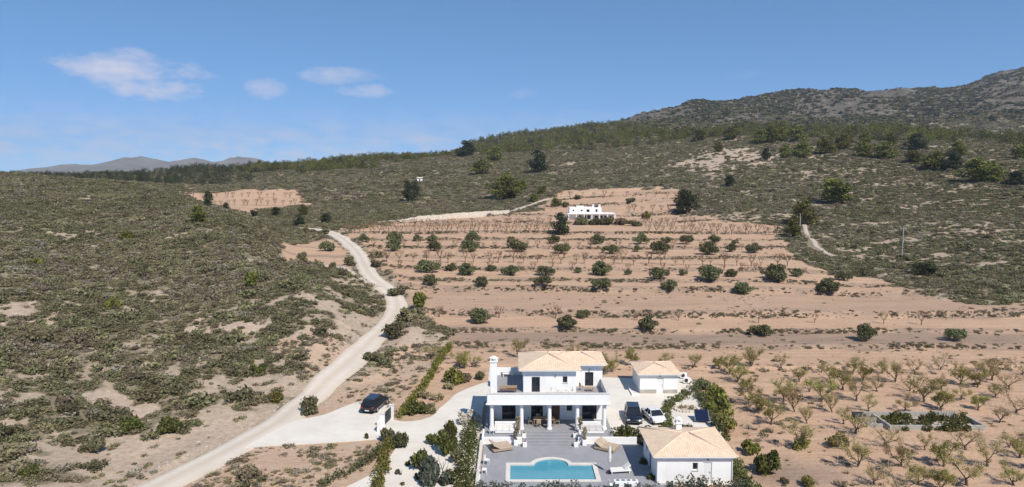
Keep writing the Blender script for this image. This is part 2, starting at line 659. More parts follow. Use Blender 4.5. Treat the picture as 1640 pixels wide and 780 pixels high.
def pchip(xs, ys, xq):
    xs, ys, xq = np.asarray(xs, float), np.asarray(ys, float), np.asarray(xq, float)
    h = np.diff(xs)
    dl = np.diff(ys, axis=0) / (h if ys.ndim == 1 else h[:, None])
    d = np.zeros_like(ys)
    w1 = (2 * h[1:] + h[:-1])
    w2 = (h[1:] + 2 * h[:-1])
    if ys.ndim > 1:
        w1, w2 = w1[:, None], w2[:, None]
    ok = dl[1:] * dl[:-1] > 0
    with np.errstate(divide='ignore', invalid='ignore'):
        hm = (w1 + w2) / (w1 / dl[:-1] + w2 / dl[1:])
    d[1:-1] = np.where(ok, hm, 0)
    d[0], d[-1] = dl[0], dl[-1]
    i = np.clip(np.searchsorted(xs, xq) - 1, 0, len(xs) - 2)
    t = np.clip((xq - xs[i]) / h[i], 0, 1)
    hh = h[i]
    if ys.ndim > 1:
        t, hh = t[:, None], hh[:, None]
    t2, t3 = t * t, t * t * t
    return ys[i] * (2 * t3 - 3 * t2 + 1) + hh * d[i] * (t3 - 2 * t2 + t) + ys[i + 1] * (-2 * t3 + 3 * t2) + hh * d[i + 1] * (t3 - t2)


# height profiles along bearings (bearing given as the direction's tangent in camera pixels; pairs are distance, height)
TAIL_L = [(2500, 10), (13000, 4)]
PROF = {
    -900: [(10, 4), (60, 10), (100, 17), (160, 24), (240, 28), (320, 29), (450, 26), (700, 22), (1400, 15)] + TAIL_L,
    -300: [(10, 1), (55, 3.5), (80, 8), (120, 14), (170, 19.5), (230, 24), (300, 26.5), (380, 25.5), (550, 22), (1000, 18)] + TAIL_L,
    0: [(10, 0), (55, 1.5), (80, 3.8), (120, 9), (170, 15), (230, 21), (300, 26.0), (380, 23), (480, 21), (600, 20.5), (700, 20), (1000, 15)] + TAIL_L,
    200: [(10, 0), (58, 0), (75, .8), (100, 4), (140, 9.3), (190, 15.5), (240, 21), (265, 22.7), (330, 19), (420, 20), (520, 21), (600, 22.8), (700, 22), (1000, 16)] + TAIL_L,
    350: [(10, 0), (69, 0), (90, 2), (120, 6), (160, 12.4), (190, 16.3), (215, 15.8), (260, 12), (350, 12.7), (420, 17.3), (480, 20), (560, 24.5), (650, 25.5), (750, 24), (1000, 18)] + TAIL_L,
    480: [(10, 0), (79, 0), (92, 1.6), (105, 3.9), (130, 7.4), (145, 6.8), (165, 5), (205, 5.9), (240, 7.6), (265, 9.2), (330, 10.6), (400, 17.8), (470, 23), (550, 28.5), (640, 30.5), (760, 27), (1100, 20)] + TAIL_L,
    600: [(10, 0), (95, 0), (105, .4), (129, 2), (162, 4.5), (192, 5.5), (225, 7.2), (265, 9.2), (330, 11.5), (400, 17.8), (520, 30), (640, 38), (720, 38), (900, 32), (1500, 22)] + TAIL_L,
    800: [(10, 0), (100, 0), (120, .58), (150, 3), (190, 5), (230, 7.5), (265, 9.2), (310, 11.7), (420, 21.2), (560, 37), (680, 44.5), (760, 46), (880, 56), (1000, 70), (1100, 69), (1500, 55), (3000, 30), (13000, 4)],
    1000: [(10, 0), (100, 0), (120, .58), (150, 3), (190, 5), (230, 7.3), (267, 9), (300, 13), (335, 18), (440, 27.8), (570, 44.5), (750, 66.5), (900, 80), (1050, 90), (1250, 100), (1450, 114), (1600, 110), (2200, 90), (4000, 40), (13000, 4)],
    1200: [(10, 0), (100, 0), (120, .58), (150, 3), (190, 5), (235, 8), (275, 13.5), (340, 22.5), (430, 36.6), (560, 55.5), (640, 63), (720, 62), (900, 80), (1100, 112), (1500, 166), (1600, 165), (2200, 140), (4000, 60), (13000, 4)],
    1400: [(10, 0), (100, 0), (120, .5), (150, 1.8), (165, 2.5), (195, 5.2), (240, 11), (300, 20.4), (380, 33.9), (500, 50), (600, 60), (700, 58), (850, 74), (1200, 126), (1600, 192), (1750, 188), (2400, 160), (4000, 80), (13000, 4)],
    1500: [(10, 0), (100, 0), (120, .5), (150, 2.5), (165, 3.7), (195, 6.7), (240, 13), (300, 22.5), (380, 35.5), (480, 47), (580, 54), (700, 56), (850, 74), (1200, 128), (1600, 190), (1800, 206), (2400, 180), (4000, 90), (13000, 4)],
    1640: [(10, 0), (105, 0), (120, .6), (135, 2), (155, 4.1), (195, 8.75), (250, 17), (320, 28.6), (420, 41), (480, 47), (580, 50), (800, 75), (1100, 130), (1500, 220), (2000, 288), (2200, 288), (3000, 250), (5000, 120), (13000, 4)],
    2100: [(10, 0), (100, 1), (135, 5), (195, 14), (250, 23), (320, 34), (420, 48), (600, 60), (1000, 130), (1500, 230), (2000, 340), (2500, 360), (3500, 280), (6000, 120), (13000, 4)],
}
LY = np.linspace(math.log(10), math.log(13000), 700)
UG = np.linspace(-1.75, 1.3, 600)
_cu = np.array([(k - 820) / FPX for k in sorted(PROF)])
_tab = np.array([pchip(np.log([p[0] for p in PROF[k]]), [p[1] for p in PROF[k]], LY) for k in sorted(PROF)])
GRID = pchip(_cu, _tab, np.clip(UG, _cu[0], _cu[-1]))          # (U, LY)
for _ in range(3):                                             # soften creases
    GRID[1:-1] = .25 * GRID[:-2] + .5 * GRID[1:-1] + .25 * GRID[2:]


def base_height(X, Y):
    Yc = np.maximum(Y, 10.5)
    u = (np.clip(X / Yc, UG[0], UG[-1] - 1e-6) - UG[0]) / (UG[1] - UG[0])
    v = (np.clip(np.log(Yc), LY[0], LY[-1] - 1e-6) - LY[0]) / (LY[1] - LY[0])
    i, j = np.minimum(u.astype(int), len(UG) - 2), np.minimum(v.astype(int), len(LY) - 2)
    a, b = u - i, v - j
    return (GRID[i, j] * (1 - a) + GRID[i + 1, j] * a) * (1 - b) + (GRID[i, j + 1] * (1 - a) + GRID[i + 1, j + 1] * a) * b


_YS = np.exp(np.linspace(math.log(20), math.log(6000), 2200))


def ray(px, py):
    v = (390.0 - py) / FPX
    den = cos(PITCH) + v * sin(PITCH)
    return ((px - 820.0) / FPX) / den, (-sin(PITCH) + v * cos(PITCH)) / den


def hit(px, py, hf):
    rx, rz = ray(px, py)
    below = (CAM_H + rz * _YS) < hf(rx * _YS, _YS)
    k = int(np.argmax(below)) if below.any() else len(_YS) - 1
    lo, hi = _YS[max(k - 1, 0)], _YS[k]
    for _ in range(14):
        m = (lo + hi) / 2
        if CAM_H + rz * m < hf(np.array([rx * m]), np.array([m]))[0]:
            hi = m
        else:
            lo = m
    return rx * hi, hi


def at_z(px, py, z=0.0):
    """where the sight line of that pixel meets the level z"""
    rx, rz = ray(px, py)
    Y = (z - CAM_H) / rz
    return rx * Y, Y


def poly_world(pts):
    return np.array([hit(px, py, base_height) for px, py in pts])


def inside(poly, X, Y):
    r = np.zeros(np.shape(X), bool)
    n = len(poly)
    j = n - 1
    for i in range(n):
        xi, yi = poly[i]
        xj, yj = poly[j]
        if yi != yj:
            c = ((yi > Y) != (yj > Y)) & (X < (xj - xi) * (Y - yi) / (yj - yi) + xi)
            r ^= c
        j = i
    return r


def seg_dist(path, X, Y):
    d = np.full(np.shape(X), 1e9)
    for (x0, y0), (x1, y1) in zip(path[:-1], path[1:]):
        vx, vy = x1 - x0, y1 - y0
        t = np.clip(((X - x0) * vx + (Y - y0) * vy) / (vx * vx + vy * vy + 1e-9), 0, 1)
        d = np.minimum(d, np.hypot(X - x0 - t * vx, Y - y0 - t * vy))
    return d


def spline(P, step=1.0):
    P = np.asarray(P, float)
    Q = np.vstack([2 * P[0] - P[1], P, 2 * P[-1] - P[-2]])
    out = []
    for i in range(1, len(Q) - 2):
        p0, p1, p2, p3 = Q[i - 1], Q[i], Q[i + 1], Q[i + 2]
        n = max(2, int(np.hypot(*(p2 - p1)[:2]) / step))
        for t in np.linspace(0, 1, n, endpoint=False):
            out.append(.5 * ((2 * p1) + (-p0 + p2) * t + (2 * p0 - 5 * p1 + 4 * p2 - p3) * t * t + (-p0 + 3 * p1 - 3 * p2 + p3) * t ** 3))
    out.append(P[-1])
    return np.array(out)


FIELD = poly_world([(548, 372), (640, 354), (720, 348), (800, 343), (860, 338), (880, 322), (895, 304), (990, 301), (1085, 301), (1098, 312), (1100, 345),
                    (1200, 356), (1258, 364), (1240, 378), (1270, 398), (1292, 420), (1330, 438), (1400, 449), (1480, 470), (1560, 492), (1640, 482), (1760, 500),
                    (1900, 600), (2000, 900), (1200, 900), (1195, 760), (1150, 690), (1100, 606), (975, 602), (780, 606), (700, 660), (632, 668), (700, 570), (722, 548),
                    (700, 528), (676, 502), (655, 480), (628, 452), (606, 428), (590, 410), (568, 388)])
FIELD2 = poly_world([(428, 398), (470, 392), (525, 384), (552, 390), (572, 410), (578, 430), (548, 440), (505, 430), (440, 416)])
FIELD3 = poly_world([(285, 308), (380, 306), (480, 306), (492, 318), (486, 331), (420, 334), (340, 333), (318, 322)])
BARE = [poly_world(p) for p in (
    [(452, 545), (560, 541), (566, 560), (545, 586), (510, 596), (440, 570), (425, 560)],
    [(600, 585), (640, 556), (712, 545), (700, 572), (640, 640), (632, 662), (560, 650), (520, 640), (560, 612)],
    [(290, 790), (345, 752), (410, 714), (520, 712), (620, 705), (640, 700), (600, 740), (520, 790)],
    [(180, 720), (225, 690), (300, 690), (330, 680), (400, 660), (440, 655), (330, 725), (215, 785), (120, 790)],
    [(120, 620), (160, 610), (215, 625), (240, 655), (190, 668), (150, 655)],
    [(1085, 262), (1120, 240), (1185, 236), (1232, 250), (1200, 262), (1120, 280)],
    [(0, 510), (60, 495), (70, 515), (30, 530), (0, 528)],
    [(320, 520), (380, 495), (392, 520), (360, 540)])]
PROPERTY = np.array([(-35, 52), (-28, 84), (-14, 92), (14, 93), (24, 93), (25, 70), (23, 46), (-20, 46)], float)
# extra till strips of the orchard (distance bands across the field)
ROAD_PX = [(20, 905), (150, 832), (247, 780), (335, 735), (402, 700), (446, 674), (480, 647), (512, 620), (546, 590), (576, 563), (600, 540), (619, 520), (633, 502),
           (637, 486), (627, 470), (609, 455), (593, 440), (584, 425), (577, 410), (565, 396), (551, 384), (535, 375), (515, 369), (488, 366)]
ROAD = spline(poly_world(ROAD_PX), 1.0)
TRACK_A = spline(poly_world([(1286, 352), (1290, 370), (1300, 384), (1312, 396), (1330, 408), (1352, 414)]), 1.5)
TRACK_B = spline(poly_world([(500, 428), (540, 432), (570, 442), (606, 460)]), 1.0)
TRACK_C = spline(poly_world([(815, 340), (845, 330), (875, 320)]), 1.5)

# terraces: the orchard climbs the valley in low banks
RISER_PX = [556, 532, 506, 463, 450, 432, 413, 397, 384, 374, 358, 345, 325, 312]
RISER_Y = np.array([hit(1000, p, base_height)[1] for p in RISER_PX])
_ry = np.concatenate([[RISER_Y[0] - 12], RISER_Y, [RISER_Y[-1] + 15]])
_rz = base_height(np.full(len(_ry), .164) * _ry, _ry)
_sx, _sy = [], []
for i in range(len(_ry) - 1):
    A0 = min(max(.9 * (_rz[i + 1] - _rz[i]), .55), 1.6)
    _sx += [_ry[i] + .25, _ry[i + 1] - .25]
    _sy += [A0 * .5, -A0 * .5]


def wobble(X, k):
    return 1.6 * (vnoise(X / 37.0, X * 0 + 3.3, 5) - .5) * 2 + .8 * (vnoise(X / 9.0, X * 0 + 1.3, 6) - .5)


def terrace(X, Y):
    return np.interp(Y + wobble(X, 0), _sx, _sy, left=0, right=0)


def masks(X, Y):
    j = .012 * np.minimum(Y, 500)
    Xj = X + j * 2 * (fbm(X / 6, Y / 6, 31, 3) - .5) * 2
    Yj = Y + j * 2 * (fbm(X / 6, Y / 6, 47, 3) - .5) * 2.5
    fld = inside(FIELD, Xj, Yj)
    f2 = inside(FIELD2, Xj, Yj) | inside(FIELD3, Xj, Yj)
    bare = np.zeros(np.shape(X), bool)
    for p in BARE:
        bare |= inside(p, Xj + (Xj - X) * 2, Yj + (Yj - Y) * 2)
    prop = inside(PROPERTY, X, Y)
    return fld, f2, bare, prop


def soft_inside(poly, X, Y, w):
    acc = 0
    for dx, dy in ((0, 0), (1, 0), (-1, 0), (0, 1), (0, -1), (.7, .7), (-.7, -.7), (.7, -.7), (-.7, .7)):
        acc = acc + inside(poly, X + dx * w, Y + dy * w)
    return acc / 9.0


def height(X, Y):
    X = np.asarray(X, float)
    Y = np.asarray(Y, float)
    h = base_height(X, Y)
    quiet = np.maximum(soft_inside(FIELD, X, Y, 5), soft_inside(PROPERTY, X, Y, 3))
    rd = np.full(X.shape, 99.0)
    near = (Y < 280) & (X < 20)
    if near.any():
        rd[near] = seg_dist(ROAD[::3], X[near], Y[near])
    roadk = np.clip((7.0 - rd) / 4.5, 0, 1)
    q = 1 - np.maximum(quiet, roadk)
    far = np.clip((Y - 320) / 400, 0, 1)
    amp_s = .7 + .6 * far
    n = (fbm(X / 22, Y / 22, 3, 3) - .5) * 3.0 * amp_s + (vnoise(X / 5, Y / 5, 9) - .5) * .35
    n = n + far * ((fbm(X / 95, Y / 95, 13, 4) - .5) * 15)
    vf = np.clip((Y - 800) / 500, 0, 1)
    n = n + vf * (1 - np.abs(2 * fbm(X / 240, Y / 240, 23, 5) - 1) * 2) * 24 * np.clip((X / Y + .1) / .3, 0, 1)
    h = h + n * q * np.clip((Y - 20) / 40, 0, 1)
    h = h + terrace(X, Y) * soft_inside(FIELD, X, Y, 2.0)
    h = h + (vnoise(X / 3.1, Y / 3.1, 77) - .5) * .14 * (1 - soft_inside(PROPERTY, X, Y, 1)) * (1 - roadk)
    # valley flats by the house are level; banks beside the road
    h = h - .10 * inside(PROPERTY, X, Y) - .12 * (rd < 2.6)
    h = h + .45 * np.clip(1 - np.abs(rd - 5.2) / 2.0, 0, 1) * (vnoise(X / 7, Y / 7, 55) > .35) * (Y > 84) * (1 - soft_inside(PROPERTY, X, Y, 1))
    return h




# ---- terrain sheet: rows spread evenly in log distance
NU, NY = 640, 620
us = np.linspace(-1.3, 1.25, NU)
ys = np.exp(np.concatenate([np.linspace(math.log(14), math.log(52), 40, endpoint=False), np.linspace(math.log(52), math.log(420), 420, endpoint=False),
                            np.linspace(math.log(420), math.log(6800), NY - 460)]))
UU, YY = np.meshgrid(us, ys, indexing='ij')
XX = UU * YY
ZZ = height(XX, YY)
V = np.stack([XX, YY, ZZ], -1).reshape(-1, 3)
idx = np.arange(NU * NY).reshape(NU, NY)
F = np.stack([idx[:-1, :-1], idx[1:, :-1], idx[1:, 1:], idx[:-1, 1:]], -1).reshape(-1, 4)
me = mesh_np('ground', V, F, 'terrain', True)


def sheet_height(X, Y):
    """height of the ground sheet as built"""
    X, Y = np.asarray(X, float), np.clip(np.asarray(Y, float), ys[0], ys[-1] - 1e-3)
    u = np.clip((X / Y - us[0]) / (us[1] - us[0]), 0, NU - 1.001)
    i = u.astype(int)
    j = np.clip(np.searchsorted(ys, Y, side='right') - 1, 0, NY - 2)
    a, b = u - i, (Y - ys[j]) / (ys[j + 1] - ys[j])
    return (ZZ[i, j] * (1 - a) + ZZ[i + 1, j] * a) * (1 - b) + (ZZ[i, j + 1] * (1 - a) + ZZ[i + 1, j + 1] * a) * b


def hz(x, y):
    return float(sheet_height(np.array([x]), np.array([y]))[0])


def ground(px, py):
    x, y = hit(px, py, sheet_height)
    return Vector((x, y, hz(x, y)))


def gap_noise(X, Y):
    """how open the scrub is: 1 bare soil, 0 closed cover"""
    g = .6 * fbm(X / 9, Y / 9, 101, 4, .6) + .4 * (1 - np.abs(2 * fbm(X / 11, Y / 6, 107, 4, .55) - 1) * 1.6)
    near = np.clip((150 - Y) / 90, 0, 1)
    thr = .73 - .095 * near
    rd = np.full(np.shape(X), 99.0)
    nr = (Y < 270) & (X < 20)
    if nr.any():
        rd[nr] = seg_dist(ROAD[::4], X[nr], Y[nr])
    thr = thr - .16 * np.clip((14 - rd) / 10, 0, 1)
    right = (X / Y > .28) & (Y > 150)
    thr = thr + .0 * right
    big = np.clip((g - thr) / .06, 0, 1)
    big = np.maximum(big, right * .85 * np.clip((fbm(X / 24, Y / 5.5, 171, 4, .55) - .575) / .05, 0, 1))
    fine_ = np.clip((fbm(X / 3.2, Y / 3.2, 133, 3, .6) - (.60 - .03 * near)) / .05, 0, 1) * (.35 + .65 * near)
    return np.maximum(big, fine_ * (fbm(X / 30, Y / 30, 139, 2) > .36))


fx, fy = XX.ravel(), YY.ravel()
mf, mf2, mb, mp = masks(fx, fy)
gap = gap_noise(fx, fy)
zone = np.zeros((len(fx), 4), np.float32)
bare_pink = np.zeros(len(fx), bool)
for p_ in BARE[:3]:
    bare_pink |= inside(p_, fx + 1.5 * (fbm(fx / 3, fy / 3, 5, 3) - .5) * 2, fy + 1.5 * (fbm(fx / 3, fy / 3, 8, 3) - .5) * 2)
_o = np.argsort(ROAD[:, 1])
mp = mp & (fx > np.interp(fy, ROAD[_o, 1], ROAD[_o, 0]) + 1.0)
zone[:, 0] = np.maximum(np.maximum(mf | mf2, mp * .55), bare_pink * .5 * ~mf)
zone[:, 1] = np.maximum(np.maximum((mb | bare_pink) * .95, gap * .8), mp * .9)
zone[:, 2] = np.clip((fy - 780) / 250, 0, 1) * np.clip((fx / fy + .02) / .1, 0, 1)
yy = fy + wobble(fx, 0) + 3 * (fbm(fx / 8, fy / 8, 61, 3) - .5)
r = RISER_Y
till = (((yy > r[0]) & (yy < r[1])) * .85 + ((yy > r[2]) & (yy < r[3])) * .35)
soft = fbm(fx / 14, fy / 5, 71, 3)
for q in r[3:]:
    till = np.maximum(till, np.clip(1.3 - np.abs(yy - q) / 1.3, 0, 1) * .95)
for q in r[:3]:
    till = np.maximum(till, np.clip(1.3 - np.abs(yy - q) / 1.0, 0, 1) * .9)
zone[:, 3] = np.clip(till * (.6 + .8 * soft), 0, 1)
gp = np.array(at_z(1275, 760))
zone[:, 3] = np.maximum(zone[:, 3], .9 * np.clip(1.6 - np.hypot((fx - gp[0]) / 4.2, (fy - gp[1]) / 2.6) - .8 * (fbm(fx / 2, fy / 2, 83, 3) - .5), 0, 1))
at = me.color_attributes.new('zone', 'FLOAT_COLOR', 'POINT')
at.data.foreach_set('color', zone.ravel())
structure(link('ground', me))


# ---- draped strips
def strip(name, path, width, mat, lift=.05, ragged=.25, n=9):
    P = np.asarray(path)
    T = np.gradient(P, axis=0)
    T /= np.linalg.norm(T, axis=1)[:, None]
    N = np.stack([-T[:, 1], T[:, 0]], 1)
    k = np.linspace(-1, 1, n)
    s = np.arange(len(P))
    wl_ = width / 2 * (1 + ragged * (fbm(s / 6, s * 0 + 1, 3, 3) - .5) * 2)
    wr_ = width / 2 * (1 + ragged * (fbm(s / 6, s * 0 + 9, 8, 3) - .5) * 2)
    w = np.where(k[None, :] > 0, wl_[:, None], wr_[:, None]) * k[None, :]
    X = P[:, 0, None] + N[:, 0, None] * w
    Y = P[:, 1, None] + N[:, 1, None] * w
    zc = height(X[:, n // 2], Y[:, n // 2])
    zc = np.convolve(np.pad(zc, 2, mode='edge'), np.ones(5) / 5, 'valid')
    Z = .5 * height(X, Y) + .5 * zc[:, None]
    Z = np.maximum(Z, height(X, Y) + .02) + lift + .0004 * Y + .06 * (1 - k[None, :] ** 2)
    Z[:, 0] -= .16
    Z[:, -1] -= .16
    idx = np.arange(X.size).reshape(X.shape)
    F = np.stack([idx[:-1, :-1], idx[1:, :-1], idx[1:, 1:], idx[:-1, 1:]], -1).reshape(-1, 4)[:, ::-1]
    me = mesh_np(name, np.stack([X, Y, Z], -1).reshape(-1, 3), F, mat, True)
    a = me.attributes.new('across', 'FLOAT', 'POINT')
    a.data.foreach_set('value', np.tile(k, len(P)).astype(np.float32))
    return structure(link(name, me))


strip('road', ROAD, 4.2, 'road')
strip('path', TRACK_A, 1.5, 'track', .1, .5)
strip('path', TRACK_B, 1.8, 'track', .08, .5)
strip('path', TRACK_C, 2.6, 'track', .1, .5)

# ---- far blue mountains
prof = [(20, 277), (70, 274), (100, 268), (130, 263), (165, 267), (205, 256), (235, 251), (262, 257), (285, 262), (318, 254), (345, 259), (365, 262), (388, 250), (412, 252), (440, 261), (490, 268), (560, 273)]
D0 = 5000.0
pxs = np.linspace(-40, 620, 160)
crest = np.interp(pxs, [p[0] for p in prof], [p[1] for p in prof]) + (fbm(pxs / 22, pxs * 0, 5, 4) - .5) * 5
rows = np.linspace(-1, 1, 25)
Vv = []
for p, c in zip(pxs, crest):
    top = CAM_H + D0 * float(slope_of(c))
    for r_ in rows:
        prof_h = (1 - abs(r_)) ** .8
        Y = D0 + r_ * 900
        Vv.append(((p - 820) / FPX / .9942 * D0 * (1 + r_ * .0), Y, -20 + (top + 20) * prof_h * (1 + (.25 * (vnoise(np.array([p / 9.0]), np.array([r_ * 6]), 91)[0] - .5) if abs(r_) > .05 else 0))))
idx = np.arange(len(Vv)).reshape(len(pxs), len(rows))
F = np.stack([idx[:-1, :-1], idx[1:, :-1], idx[1:, 1:], idx[:-1, 1:]], -1).reshape(-1, 4)
structure(link('mountains', mesh_np('mountains', np.array(Vv), F, 'mountain', True)))


# ---- the air: one even, thin haze over the whole place
hb = MB().box(-9500, 9500, -400, 7400, -60, 440)
hm = bpy.data.materials.new('haze')
hm.use_nodes = True
hm.node_tree.nodes.remove(hm.node_tree.nodes['Principled BSDF'])
pv = hm.node_tree.nodes.new('ShaderNodeVolumePrincipled')
pv.inputs['Color'].default_value = HAZE_COLOR
pv.inputs['Density'].default_value = HAZE_DENSITY
hm.node_tree.links.new(pv.outputs[0], hm.node_tree.nodes['Material Output'].inputs['Volume'])
structure(link('haze', hb.mesh('haze', hm)), 'stuff')


# ------------------------------------------------------------------ foliage shapes
def leaves(C, N, size, seed, aspect=.6):
    """one small quad per leaf (or tuft) at centres C, roughly facing N"""
    g = np.random.default_rng(seed)
    n = len(C)
    R = g.normal(size=(n, 3))
    A = N * .7 + R * .8
    A /= np.linalg.norm(A, axis=1)[:, None] + 1e-9
    B = np.cross(A, g.normal(size=(n, 3)))
    B /= np.linalg.norm(B, axis=1)[:, None] + 1e-9
    T = np.cross(A, B)
    s = size * g.uniform(.55, 1.35, (n, 1))
    V = np.stack([C - B * s, C - T * s * aspect, C + B * s, C + T * s * aspect], 1)
    return V.reshape(-1, 3), np.arange(4 * n).reshape(-1, 4)


def clump_points(clumps, n, seed, shell=.45, flat=1.0):
    """points in the outer shell of a set of ellipsoidal clumps (x, y, z, r)"""
    g = np.random.default_rng(seed)
    c = np.array(clumps, float)
    w = c[:, 3] ** 2
    k = g.choice(len(c), n, p=w / w.sum())
    d = g.normal(size=(n, 3))
    d /= np.linalg.norm(d, axis=1)[:, None]
    r = c[k, 3] * (1 - shell * g.random(n) ** 1.6) * g.uniform(.85, 1.12, n)
    P = c[k, :3] + d * r[:, None] * np.array([1, 1, flat])
    return P, d


def crown_mesh(name, clumps, n, size, mat, seed, shell=.5, flat=.85, zmin=.03, aspect=.6):
    P, N = clump_points(clumps, n, seed, shell, flat)
    k = P[:, 2] > zmin
    V, F = leaves(P[k], N[k], size, seed + 1, aspect)
    return mesh_np(name, V, F, mat)


def rand_clumps(g, n, rx, rz, z0, r):
    out = []
    for _ in range(n):
        a, q = g.uniform(0, 2 * pi), sqrt(g.random())
        zz = z0 + rz * g.random() * (1 - .55 * q * q)
        out.append((cos(a) * q * rx, sin(a) * q * rx, zz, r * g.uniform(.7, 1.25)))
    return out


def limbs(mb, g, base, height_, spread, n, r0, r1, forks=3, depth=1, sides=5):
    """branches leaving one point, each forking again"""
    tips = []
    for i in range(n):
        a = 2 * pi * (i + g.uniform(-.3, .3)) / n
        d = Vector((cos(a) * spread * g.uniform(.7, 1.2), sin(a) * spread * g.uniform(.7, 1.2), height_ * g.uniform(.8, 1.15)))
        b = Vector(base)
        mid = b + d * .5 + Vector((cos(a), sin(a), 0)) * .12 * d.length
        tip = b + d
        mb.tube([b, mid, tip], [r0, (r0 + r1) / 2, r1], sides, False)
        tips.append(tip)
        if depth > 0:
            tips += limbs(mb, g, mid.lerp(tip, .3), height_ * .55, spread * .55, forks, r1 * 1.1, r1 * .45, forks, depth - 1, max(3, sides - 1))
    return tips


# ---- tree kinds: lists of (trunk mesh, crown mesh)
import random as _r


def almond_kind(seed, leafmat, nleaf, h=2.6):
    g = _r.Random(seed)
    mb = MB()
    lean = Vector((g.uniform(-.18, .18), g.uniform(-.18, .18), 0))
    top = Vector((0, 0, .24 + g.uniform(0, .25))) + lean
    mb.tube([(0, 0, -.2), lean * .4 + Vector((0, 0, .2)), top], [.15, .11, .095], 6)
    pts = []

    def grow(b, d, r, lev):
        L = d.length
        bend = Vector((g.uniform(-.3, .3), g.uniform(-.3, .3), g.uniform(-.1, .25))) * L
        m, t = b + d * .5 + bend * .35, b + d + bend
        mb.tube([b, m, t], [r, r * .72, r * .5], 5 if lev == 0 else 3, False)
        for q in (.35, .6, .8, 1.0):
            pts.append((b.lerp(m, q) if q < .5 else m.lerp(t, q), lev))
        if lev < 3:
            for _ in range((3, 3, 2)[lev]):
                dd = d.normalized() * .75 + Vector((g.uniform(-1, 1), g.uniform(-1, 1), g.uniform(-.25, .9)))
                grow(m.lerp(t, g.uniform(.1, 1)), dd.normalized() * L * g.uniform(.45, .8), r * .5, lev + 1)
    n = g.choice((3, 4, 4, 5))
    a0 = g.uniform(0, 6.28)
    for i in range(n):
        a = a0 + 2 * pi * (i + g.uniform(-.3, .3)) / n
        sp = g.uniform(.45, 1.15)
        grow(top, Vector((cos(a) * sp, sin(a) * sp, g.uniform(.5, 1.1))) * .85, .055, 0)
    trunk = mb.mesh('trunk', 'bark_dark')
    T = np.array([t[:] for t, lev in pts])
    gg = np.random.default_rng(seed)
    P = T[gg.integers(0, len(T), nleaf)] + gg.normal(size=(nleaf, 3)) * .12
    Vv, Ff = leaves(P, gg.normal(size=(nleaf, 3)), .062, seed, .5)
    return trunk, mesh_np('crown', Vv, Ff, leafmat)


def olive_kind(seed, wide=2.1, tall=2.4):
    g = _r.Random(seed)
    mb = MB()
    mb.tube([(0, 0, -.3), (.05, 0, .25), (g.uniform(-.2, .2), g.uniform(-.2, .2), .6)], [.34, .27, .22], 7)
    tips = limbs(mb, g, (0, 0, .5), 1.0, .9, 4, .15, .07, 2, 1, 5)
    cl = rand_clumps(g, 18, wide * .72, tall * .62, .75, .60)
    return mb.mesh('trunk', 'bark'), crown_mesh('crown', cl, 1900, .16, 'olive_leaf', seed, .55, .85, .25, .55)


def pine_kind(seed, mat='pine_leaf', wide=2.3, tall=4.3, n=1700):
    g = _r.Random(seed)
    mb = MB()
    mb.tube([(0, 0, -.4), (.1, .05, tall * .4), (g.uniform(-.2, .2), g.uniform(-.2, .2), tall * .9)], [.24, .17, .05], 6)
    limbs(mb, g, (0, 0, tall * .35), tall * .25, wide * .6, 5, .07, .03, 2, 0, 4)
    cl = []
    for k in range(17):
        t = k / 16
        rr = wide * .72 * (1 - .62 * t ** 2.2) * (.7 + .3 * min(1, t * 4))
        a = g.uniform(0, 2 * pi)
        q = g.uniform(.2, 1) * rr
        cl.append((cos(a) * q, sin(a) * q, tall * (.16 + .76 * t), wide * (.44 - .12 * t) * g.uniform(.75, 1.2)))
    return mb.mesh('trunk', 'bark_dark'), crown_mesh('crown', cl, n, .2, mat, seed, .55, .8, .2, .5)


def bush_kind(seed, mat, n=1000, wide=1.0, tall=.95, size=.12, nc=9):
    g = _r.Random(seed)
    mb = MB()
    limbs(mb, g, (0, 0, -.05), tall * .7, wide * .5, 6, .04, .015, 2, 1, 4)
    cl = rand_clumps(g, nc, wide * .66, tall * .62, .22, .36 * wide)
    return mb.mesh('stems', 'bark_dark'), crown_mesh('foliage', cl, n, size, mat, seed, .6, .85, .02)


ALMOND = [almond_kind(100 + i, 'almond_leaf', (1300, 2100, 700, 1700, 2300, 1400)[i]) for i in range(6)]
ALMOND_GREEN = [almond_kind(120 + i, 'almond_green', (2500, 2000, 2900)[i]) for i in range(3)]
OLIVE = [olive_kind(200 + i) for i in range(5)]
PINE = [pine_kind(300 + i) for i in range(4)]
PINE_DARK = [pine_kind(320 + i, 'dark_pine_leaf') for i in range(2)]
BUSH = {k: [bush_kind(400 + 10 * q + i, k) for i in range(2)] for q, k in enumerate(('g_dark', 'g_olive', 'g_brown', 'garden_leaf', 'bright_leaf', 'grey_leaf', 'olive_leaf', 'blossom', 'pine_leaf'))}


def plant(name, label, cat, kinds, i, loc, scale, names=('trunk', 'crown'), group=None, rz=None):
    t = thing(name, label, cat, loc, random.uniform(0, 6.28) if rz is None else rz, group, scale)
    for nm, me in zip(names, kinds[i % len(kinds)]):
        link(nm, me, t)
    return t


def bush(px, py, wpx, mat, label, group=None, hscale=1.0, name='bush', loc=None):
    p = ground(px, py) if loc is None else Vector(loc)
    s = wpx * p.y / FPX / 2.0
    return plant(name, label, 'bush', BUSH[mat], int(px) % 2, p, (s, s, s * hscale * 1.15), ('stems', 'foliage'), group)


